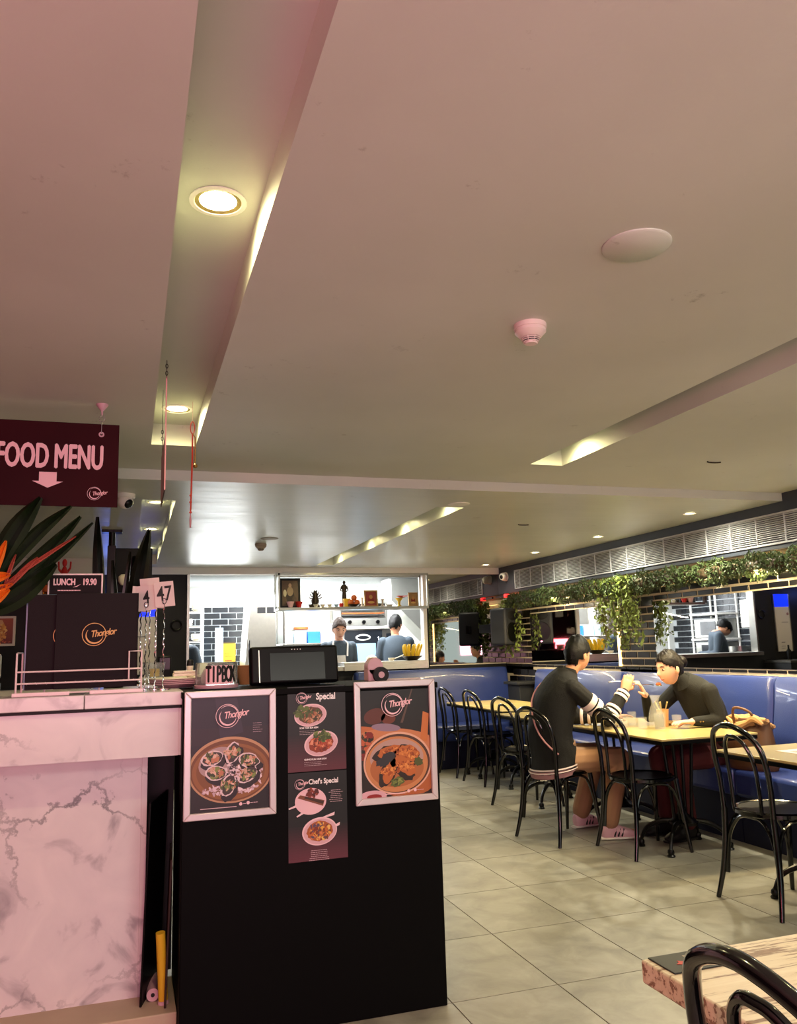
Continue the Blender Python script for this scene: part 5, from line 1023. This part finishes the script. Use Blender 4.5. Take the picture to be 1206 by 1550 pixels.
g = thing('wall_cabinet', 'brushed steel wall cabinet above the side bench', 'cabinet', (-.37, 9.85, 1.50)); MB().bb(0, .33, 0, .62, 0, .42).build('body', K['steel'], g, bevel=.004); MB().bb(.33, .336, .01, .30, .01, .41).build('door', K['steel'], g); MB().bb(.33, .336, .32, .61, .01, .41).build('door', K['steel'], g)
# red sachets seen in the mirror
for k, (z, h, mt, lb) in enumerate([(1.62, .26, 'red', 'long red packet hanging inside the kitchen, seen in the mirror'), (1.50, .13, 'paper', 'white and red packet clipped below the long red one'), (1.22, .26, 'red', 'clear bag of red sachets below the white packet')]):
    g = thing('hanging_packet', lb, 'packet', (.50, 9.60, z), 0, 'packets hanging inside the kitchen'); MB().loft([((0, 0, 0), (0, .045, 0), (.012, 0, 0)), ((0, 0, h*.5), (0, .05, 0), (.022, 0, 0)), ((0, 0, h), (0, .045, 0), (.003, 0, 0))], 12).build('packet', K[mt], g); MB().tube([(0, 0, h), (0, 0, h+.05)], .003, 5).build('clip', K['iron'], g)

# ================================================================ people
def bake(mb, name, mats, parent, voxel, smooth=4):
    me = bpy.data.meshes.new(name); me.from_pydata(mb.v, [], mb.f); me.update()
    o = bpy.data.objects.new(name, me); COL.objects.link(o)
    r = o.modifiers.new('r', 'REMESH'); r.mode = 'VOXEL'; r.voxel_size = voxel; r.use_smooth_shade = True
    if smooth: q = o.modifiers.new('s', 'SMOOTH'); q.factor = .5; q.iterations = smooth
    dg = bpy.context.evaluated_depsgraph_get(); dg.update()
    m2 = bpy.data.meshes.new_from_object(o.evaluated_get(dg)); m2.name = name
    bpy.data.objects.remove(o); bpy.data.meshes.remove(me); m2.materials.clear(); m2.materials.append(mats)
    m2.polygons.foreach_set('use_smooth', [True]*len(m2.polygons))
    o = bpy.data.objects.new(name, m2); COL.objects.link(o); o.parent = parent; return o
def frame(fwd, tilt=0):
    f = Vector(fwd).normalized(); s_ = Vector((0, 0, 1)).cross(f).normalized(); u = f.cross(s_)
    return Matrix((f, s_, u)).transposed()
def head_surf(d):
    f, s_, u = d; r = Vector((.096*f, .074*s_, .118*u))
    if u < 0: r.y *= 1-.30*(-u)**1.3; r.x += .018*(-u)*max(f, 0); 
    if f < 0: r.x *= 1.04; r.z += .004
    g_ = lambda fu, su, w1, w2: math.exp(-((u-fu)/w1)**2-((s_-su)/w2)**2)*max(f, 0)
    r.x += .026*g_(-.20, 0, .13, .11)+.012*g_(-.02, 0, .14, .08)
    r.x -= .008*(g_(.04, .38, .13, .16)+g_(.04, -.38, .13, .16))
    r.x += .006*g_(.22, 0, .10, .5)
    r.x += .007*(g_(-.50, 0, .05, .22)+g_(-.62, 0, .05, .18))-.003*g_(-.56, 0, .02, .2)
    r.x += .008*g_(-.90, 0, .12, .3)
    return r
def sphere_dirs(n, m):
    D = []
    for i in range(m+1):
        ph = PI*i/m
        for k in range(n): t = 2*PI*k/n; D.append(Vector((math.sin(ph)*math.cos(t), math.sin(ph)*math.sin(t), math.cos(ph))))
    return D
def add_head(mb, c, R, sc=1):
    n, m = 40, 30; D = sphere_dirs(n, m); vs = [Vector(c)+R @ (head_surf(d)*sc) for d in D]; fs = []
    for i in range(m):
        for k in range(n): k2 = (k+1) % n; fs.append((i*n+k, (i+1)*n+k, (i+1)*n+k2, i*n+k2))
    mb.add(vs, fs)
    for s_ in (-1, 1): mb.ball(Vector(c)+R @ Vector((-.004, s_*.076*sc, -.012*sc)), (.018*sc, .008*sc, .031*sc), 12, 8, R)
def add_hair(parent, c, R, mt, sc=1, style='short', seed=1):
    n, m = 48, 36; D = sphere_dirs(n, m); vs = []; keep = []
    for d in D:
        f, s_, u = d; q = head_surf(d); k = 1.10+.07*noise.noise(d*7+Vector((seed, 0, 0)))+.03*noise.noise(d*19)+(.09*max(0, u) if style == 'short' else 0)
        vs.append(Vector(c)+R @ (q*k*sc))
        hl = .50-.9*max(0, f-.3)*0
        face = f > .24 and u < (.50 if abs(s_) < .45 else .42-(abs(s_)-.45)*.7)
        neck = u < ((-.70+.1*noise.noise(d*12) if f < -.35 else (-.40 if f < -.1 else -.18)) if style == 'short' else (-.50 if f < -.2 else -.14))
        side = f > -.10 and u < -.16 and abs(s_) > .3
        keep.append(not (face or neck or side))
    fs = []
    for i in range(m):
        for k in range(n):
            k2 = (k+1) % n; q = (i*n+k, (i+1)*n+k, (i+1)*n+k2, i*n+k2)
            if all(keep[j] for j in q): fs.append(q)
    mb = MB().add(vs, fs); o = mb.build('hair', K[mt], parent); sd = o.modifiers.new('s', 'SOLIDIFY'); sd.thickness = .016*sc; sd.offset = -1
    if style == 'bun': MB().ball(Vector(c)+R @ (Vector((-.118, 0, .015))*sc), Vector((.040, .042, .045))*sc, 20, 14, R).build('hair_bun', K[mt], parent)
    return o
def add_face(parent, c, R, sc=1):
    for s_ in (-1, 1):
        e = Vector(c)+R @ (Vector((.079, s_*.030, .006))*sc)
        MB().ball(e, Vector((.006, .0105, .0035))*sc, 12, 8, R).build('eye', K['eyew'], parent)
        MB().ball(e+R @ (Vector((.0055, 0, -.001))*sc), Vector((.004, .0058, .0055))*sc, 10, 6, R).build('iris', K['eyed'], parent)
        MB().tube([Vector(c)+R @ (Vector((a, s_*b, u))*sc) for a, b, u in ((.093, .016, .026), (.090, .032, .031), (.078, .048, .027))], [.0028*sc, .0034*sc, .0018*sc], 6).build('eyebrow', K['hair'], parent)
    MB().tube([Vector(c)+R @ (Vector((a, b, u))*sc) for a, b, u in ((.084, -.020, -.066), (.096, 0, -.064), (.084, .020, -.066))], [.002*sc, .0052*sc, .002*sc], 8).build('lips', K['lip'], parent)
def hand(mb, wrist, d, palmn, side, curl=.6, sc=1, spread=.02):
    """d: direction wrist to fingers, palmn: palm normal, side: thumb direction"""
    d = Vector(d).normalized(); nn = Vector(palmn); nn = (nn-d*nn.dot(d)).normalized(); sd = d.cross(nn); sd *= (1 if sd.dot(Vector(side)) > 0 else -1); w_ = Vector(wrist)
    L = .088*sc
    mb.loft([(w_-d*.01, sd*.026*sc, nn*.019*sc), (w_+d*L*.35, sd*.036*sc, nn*.016*sc), (w_+d*L*.8, sd*.041*sc, nn*.014*sc), (w_+d*L, sd*.038*sc, nn*.011*sc)], 16)
    for k, (off, ln) in enumerate(((.030, .070), (.010, .080), (-.010, .075), (-.029, .058))):
        p = w_+d*L*.93+sd*off*sc; ln *= sc; a = curl*(.8+.12*k); P = [p-d*.012]; dd = d; rr = [.0095*sc]
        for j, fr in enumerate((.45, .32, .26)):
            P.append(P[-1]+dd*ln*fr+(d*.012 if j == 0 else Vector((0, 0, 0)))); rr.append((.0088-.001*j)*sc); ang = a; dd = (dd*math.cos(ang)+nn*math.sin(ang)).normalized()
        P.append(P[-1]+dd*ln*.05); rr.append(.005*sc); mb.tube(P, rr, 8)
    p = w_+d*L*.28+sd*.028*sc; t = (d*.75+sd*.65+nn*.35).normalized(); t2 = (d*.9+sd*.1+nn*.55).normalized()
    mb.tube([p-sd*.012, p+t*.032*sc, p+t*.032*sc+t2*.030*sc, p+t*.032*sc+t2*.048*sc], [.013*sc, .0115*sc, .010*sc, .006*sc], 8)
def torso_rings(J, grow=0, hem=None):
    s_ = (Vector(J['shL'])-Vector(J['shR'])).normalized(); rings = []
    P = [Vector(J[k]) for k in ('pelvis', 'waist', 'chest', 'shm', 'neck')]; W_ = J.get('widths', [(.165, .125), (.145, .105), (.160, .115), (.165, .085), (.062, .060)])
    pts = []
    for i, p in enumerate(P):
        t = (P[min(i+1, 4)]-P[max(i-1, 0)]).normalized(); b = s_.cross(t).normalized(); g_ = grow if i < 4 else grow*.6
        pts.append((p, s_*(W_[i][0]+g_), b*(W_[i][1]+g_)))
    if hem: pts = [(Vector(hem), pts[0][1]*1.03, pts[0][2]*1.05)]+pts
    c = spline([p[0] for p in pts], 4); a = spline([p[1] for p in pts], 4); b = spline([p[2] for p in pts], 4)
    return list(zip(c, a, b))
def limb(mb, pts, r, n=12):
    for i in range(len(pts)-1): mb.cap(pts[i], pts[i+1], r[i], r[i+1], n)
def person(name_lb, J, sk, hr, style, top, toprad, bottom, shoe, voxel=.006, sc=1, handsL=None, handsR=None, sleeve=1, hem=None, short=False, face=True, legs=True):
    g = thing('person', name_lb, 'person', (J['pelvis'][0], J['pelvis'][1], 0)); ofs = Vector((-J['pelvis'][0], -J['pelvis'][1], 0))
    JJ = {k: (Vector(v)+ofs if k not in ('look', 'widths') else v) for k, v in J.items()}; J = JJ
    R = frame(J['look']); b = MB()
    b.loft(torso_rings(J), 24); b.cap(J['neck']-Vector((0, 0, .03)), J['head']+R @ Vector((-.015, 0, -.06)), .050*sc, .048*sc)
    add_head(b, J['head'], R, sc)
    for S_ in 'LR':
        limb(b, [J['sh'+S_], J['el'+S_], J['wr'+S_]], [.048, .038, .026])
        if legs:
            limb(b, [J['hip'+S_], J['kn'+S_], J['an'+S_]], [.080, .056, .036]); b.cap(J['an'+S_]+Vector((0, 0, -.02)), J['toe'+S_], .036, .028)
    if handsL: hand(b, J['wrL'], *handsL, sc=sc)
    if handsR: hand(b, J['wrR'], *handsR, sc=sc)
    bake(b, 'body', K[sk], g, voxel*.75, 2)
    if face: add_face(g, J['head'], R, sc)
    add_hair(g, J['head'], R, hr, sc, style)
    t = MB(); rr = torso_rings(J, .020, J.get('hem')); t.loft(rr, 28)
    for S_ in 'LR':
        e, w_ = J['el'+S_], J['wr'+S_]
        if short: limb(t, [J['sh'+S_], J['sh'+S_]+(e-J['sh'+S_])*.75], [toprad+.012, toprad+.008])
        else: limb(t, [J['sh'+S_], e, e+(w_-e)*.93], [toprad+.012, toprad+.002, toprad-.014])
    bake(t, 'top', K[top], g, voxel, 5)
    if legs:
        t = MB(); t.loft([(J['pelvis']+Vector((0, 0, -.07)), torso_rings(J)[0][1]*1.04, torso_rings(J)[0][2]*1.1), (J['pelvis']+Vector((0, 0, .08)), torso_rings(J)[0][1]*1.02, torso_rings(J)[0][2]*1.06)], 24)
        for S_ in 'LR': limb(t, [J['hip'+S_], J['kn'+S_], J['kn'+S_]+(J['an'+S_]-J['kn'+S_])*.90], [.097, .078, .066])
        bake(t, 'trousers', K[bottom], g, voxel, 4)
        for S_ in 'LR':
            a = J['an'+S_]; to = J['toe'+S_]; d = (to-a); d.z = 0; L = d.length; d.normalize(); sd = Vector((0, 0, 1)).cross(d); up = Vector((0, 0, 1)); f0 = Vector((a.x, a.y, 0))
            s1 = MB().loft([(f0-d*.055+up*.055, sd*.030, up*.045), (f0-d*.03+up*.062, sd*.038, up*.058), (f0+d*.04+up*.055, sd*.041, up*.052), (f0+d*.12+up*.040, sd*.046, up*.036), (f0+d*.18+up*.030, sd*.040, up*.026), (f0+d*.205+up*.024, sd*.022, up*.014)], 18)
            o = s1.build('shoe', K[shoe], g, sub=1)
            sl = MB().loft([(f0-d*.062+up*.010, sd*.034, up*.010), (f0+up*.010, sd*.042, up*.010), (f0+d*.12+up*.010, sd*.050, up*.010), (f0+d*.20+up*.011, sd*.036, up*.009), (f0+d*.215+up*.012, sd*.015, up*.007)], 14).build('sole', K['white' if shoe == 'shoe' else 'ink'], o)
            if shoe == 'shoe':
                for q in (-1, 1):
                    for k in range(3):
                        m = MB(); c0 = f0+d*(.025+.026*k)+up*.025+sd*q*.044; c1 = c0+d*.022+up*.048-sd*q*.012
                        m.tube([c0, c1], .0055, 6); m.build('stripe', K['ink'], o)
                MB().cap(a+up*.06, a+up*.02, .044, .042).build('sock', K['ink'], g)
    g_ = g; return g, J, R
# man in the black cardigan
J = dict(widths=[(.185, .140), (.178, .130), (.185, .130), (.180, .095), (.064, .062)], pelvis=(2.89, 5.40, .565), hem=(2.875, 5.395, .47), waist=(2.865, 5.40, .72), chest=(2.90, 5.385, .90), shm=(2.965, 5.37, 1.055), neck=(3.02, 5.365, 1.145), head=(3.105, 5.36, 1.262), look=(.93, .28, -.12),
         shL=(3.00, 5.555, 1.03), shR=(2.955, 5.195, 1.03), elL=(3.19, 5.60, .80), wrL=(3.40, 5.44, .80), elR=(3.215, 5.19, .815), wrR=(3.385, 5.225, .99),
         hipL=(2.93, 5.50, .53), hipR=(2.93, 5.31, .53), knL=(3.33, 5.58, .53), knR=(3.33, 5.27, .53), anL=(3.20, 5.64, .08), anR=(3.185, 5.23, .08), toeL=(3.36, 5.66, .03), toeR=(3.37, 5.19, .03))
g, J, R = person('man in a black cardigan with white stripes seen from behind, eating at the booth table', J, 'skin', 'hair', 'short', 'bknit', .056, 'pants', 'shoe', handsR=((.45, .1, .85), (.5, .6, .3), (0, -1, .3), .75), handsL=((1, -.2, .05), (0, 0, -1), (0, -1, 0), .3))
rr = torso_rings(J, .0275, J['hem'])
for a, b in ((.5, .95), (1.5, 1.95)):
    q = [(rr[int(t)][0].lerp(rr[int(t)+1][0], t-int(t)), rr[int(t)][1].lerp(rr[int(t)+1][1], t-int(t)), rr[int(t)][2].lerp(rr[int(t)+1][2], t-int(t))) for t in (a, b)]
    MB().loft(q, 40, False).build('hem_stripe', K['stripe'], g)
def bands(g, a, b, ts, r0, r1, nm='sleeve_stripe', mt='stripe', w_=.022):
    a = Vector(a); b = Vector(b)
    for t in ts:
        p = a.lerp(b, t); d = (b-a).normalized(); r = r0+(r1-r0)*t; MB().tube([p-d*w_/2, p-d*w_/4, p+d*w_/4, p+d*w_/2], [r*.96, r, r, r*.96], 20, caps=False).build(nm, K[mt], g)
bands(g, J['elR'], J['wrR'], (.18, .34, .78, .92), .064, .048); bands(g, J['shR'], J['elR'], (.45, .62), .070, .066, w_=.045); bands(g, J['elL'], J['wrL'], (.2, .4, .8, .92), .064, .048); bands(g, J['shL'], J['elL'], (.45, .62), .070, .066, w_=.04)
# pale shirt tail below the hem and crossbody strap
MB().loft([(rr[0][0]+Vector((-.0, 0, -.03)), rr[0][1]*.9, rr[0][2]*.9), (rr[0][0]+Vector((0, 0, .02)), rr[0][1]*.96, rr[0][2]*.96)], 28, False).build('shirt_tail', K['shirt'], g)
MB().loft([(J['neck']+Vector((-.02, 0, -.05)), Vector((.085, 0, -.03)), Vector((0, .085, 0))), (J['neck']+Vector((-.005, 0, .02)), Vector((.066, 0, -.02)), Vector((0, .068, 0)))], 24).build('collar', K['bknit'], g)
B = rr; sp = []
for k in range(13):
    t = k/12; i = 17-t*12; q = (B[int(i)][0].lerp(B[int(i)+1][0], i-int(i)), B[int(i)][1], B[int(i)][2]); a = math.radians(178-85*0-0)  # across the back
    ang = math.radians(150-120*t+90); u_ = math.cos(math.radians(165-150*t)); v_ = math.sin(math.radians(165-150*t))
    d = q[1]*(-u_)+q[2]*(-v_ if (q[2].x > 0) else v_); sp.append(q[0]+d*1.0)
MB().tube(sp, .006, 6).build('bag_strap', K['pcord'], g)
sp_ = MB().tube([J['wrR']+Vector((.05, .02, .07)), J['wrR']+Vector((-.03, .03, .075)), J['wrR']+Vector((-.10, .04, .07))], [.003, .003, .004], 8)
o_ = Vector((-J['wrR'].x, 0, 0)); base = Vector((g.location.x, g.location.y, 0))
s_ = MB(); s_.v = [tuple(Vector(v)+base) for v in sp_.v]; s_.f = sp_.f; s_.m = sp_.m; s_.c = sp_.c
tag(s_.build('fork', K['chrome']), 'steel fork held up in the man\'s right hand', 'fork')
# woman in the dark knit
J = dict(pelvis=(4.02, 5.10, .57), waist=(4.01, 5.10, .72), chest=(3.955, 5.105, .87), shm=(3.875, 5.11, 1.00), neck=(3.80, 5.11, 1.065), head=(3.695, 5.105, 1.150), look=(-.97, -.06, -.20), hem=(4.03, 5.10, .52),
         shL=(3.895, 4.945, .985), shR=(3.875, 5.275, .985), elL=(3.93, 4.90, .785), wrL=(3.725, 4.93, .785), elR=(3.66, 5.33, .80), wrR=(3.565, 5.235, .955),
         hipL=(3.98, 5.02, .54), hipR=(3.98, 5.19, .54), knL=(3.62, 5.00, .53), knR=(3.62, 5.20, .53), anL=(3.66, 4.99, .08), anR=(3.66, 5.20, .08), toeL=(3.50, 4.97, .03), toeR=(3.50, 5.2, .03),
         widths=[(.165, .125), (.130, .095), (.145, .105), (.145, .078), (.055, .055)])
g, J, R = person('woman in a dark turtleneck leaning over her food on the blue booth', J, 'skin2', 'hairb', 'bun', 'gknit', .047, 'maroon', 'ink', handsR=((-.55, -.25, .8), (-.4, .3, -.3), (0, -1, .4), .8), handsL=((-1, .05, 0), (0, 0, -1), (0, 1, 0), .35))
hb = J['head']+R @ Vector((-.02, 0, -.07)); MB().tube([J['neck']-Vector((0, 0, .04)), J['neck'].lerp(hb, .5), J['neck'].lerp(hb, 1.0)], [.074, .060, .056], 24).build('collar', K['gknit'], g)
for k in range(3): MB().ball(J['wrL']+Vector((.03+.022*k, -.042, .0)), .0055, 10, 6).build('cuff_button', K['brass'], g)
base = Vector((g.location.x, g.location.y, 0)); w_ = J['wrR']+base
s = thing('spoon', 'spoon with orange food held at the woman\'s mouth', 'spoon', w_+Vector((-.035, -.02, .075)))
MB().tube([(-.03, .01, .0), (.03, -.03, .005), (.06, -.06, .0)], .003, 6).build('handle', K['chrome'], s); MB().ball((.085, -.085, -.002), (.026, .018, .006), 14, 8).build('bowl', K['chrome'], s); MB().ball((.082, -.083, .008), (.022, .015, .011), 12, 8).build('food', K['orangef'], s)
# chefs
def stand(x, y, face, h=1.0, **k):
    f = Vector(face).normalized(); s_ = Vector((0, 0, 1)).cross(f); P = lambda a, b, z: tuple(Vector((x, y, 0))+f*a+s_*b+Vector((0, 0, z*h)))
    J = dict(pelvis=P(0, 0, .93), waist=P(0, 0, 1.08), chest=P(.02, 0, 1.25), shm=P(.04, 0, 1.39), neck=P(.05, 0, 1.455), head=P(.10, 0, 1.59), look=tuple(f+Vector((0, 0, -.38))), hem=P(0, 0, .84),
             shL=P(.03, .165, 1.375), shR=P(.03, -.165, 1.375), elL=P(.08, .22, 1.12), wrL=P(.28, .12, 1.12), elR=P(.08, -.22, 1.12), wrR=P(.28, -.12, 1.12),
             hipL=P(0, .09, .9), hipR=P(0, -.09, .9), knL=P(.02, .1, .5), knR=P(.02, -.1, .5), anL=P(0, .1, .08), anR=P(0, -.1, .08), toeL=P(.14, .12, .03), toeR=P(.14, -.12, .03)); J.update(k); return J
J = stand(2.44, 9.93, (-.05, -1, 0), 1.005, wrL=(2.52, 9.80, 1.14), wrR=(2.34, 9.80, 1.14), elL=(2.64, 9.93, 1.10), elR=(2.22, 9.93, 1.10))
g, J, R = person('female cook in a white bib apron looking down at the pass', J, 'skin2', 'hairg', 'bun', 'teal', .052, 'maroon', 'ink', voxel=.009, sc=1.08, short=True, handsR=((0, -1, -.1), (0, 0, -1), (1, 0, 0), .3), handsL=((0, -1, -.1), (0, 0, -1), (-1, 0, 0), .3))
MB().loft([(J['waist']+Vector((0, -.0, -.25)), Vector((.19, 0, 0)), Vector((0, .165, 0))), (J['waist'], Vector((.155, 0, 0)), Vector((0, .145, 0))), (J['chest']+Vector((0, -.012, .02)), Vector((.10, 0, 0)), Vector((0, .142, 0)))], 24).build('apron', K['apron'], g)
for s_ in (-1, 1): MB().tube([J['chest']+Vector((s_*.075, -.145, .01)), J['shm']+Vector((s_*.09, -.09, .02)), J['neck']+Vector((s_*.06, .0, .0))], .011, 8).build('apron_strap', K['white'], g)
J = stand(3.26, 10.15, (.25, 1, 0), 1.03, look=(.55, .8, -.55))
g, J, R = person('male cook in a slate T-shirt with his back to the room', J, 'skin', 'hair', 'short', 'teal', .062, 'ink', 'ink', voxel=.009, sc=1.06, short=True, handsR=((.2, 1, -.1), (0, 0, -1), (-1, 0, 0), .3), handsL=((.2, 1, -.1), (0, 0, -1), (1, 0, 0), .3))
J = stand(.62, 10.2, (.9, .5, 0), 1.0, head=(.50, 10.2, 1.50))
g, J, R = person('kitchen worker in grey mostly hidden behind the left jamb', J, 'skin', 'hair', 'short', 'teal', .055, 'ink', 'ink', voxel=.010, handsR=((1, 0, -.1), (0, 0, -1), (0, 1, 0), .3), handsL=((1, 0, -.1), (0, 0, -1), (0, -1, 0), .3))
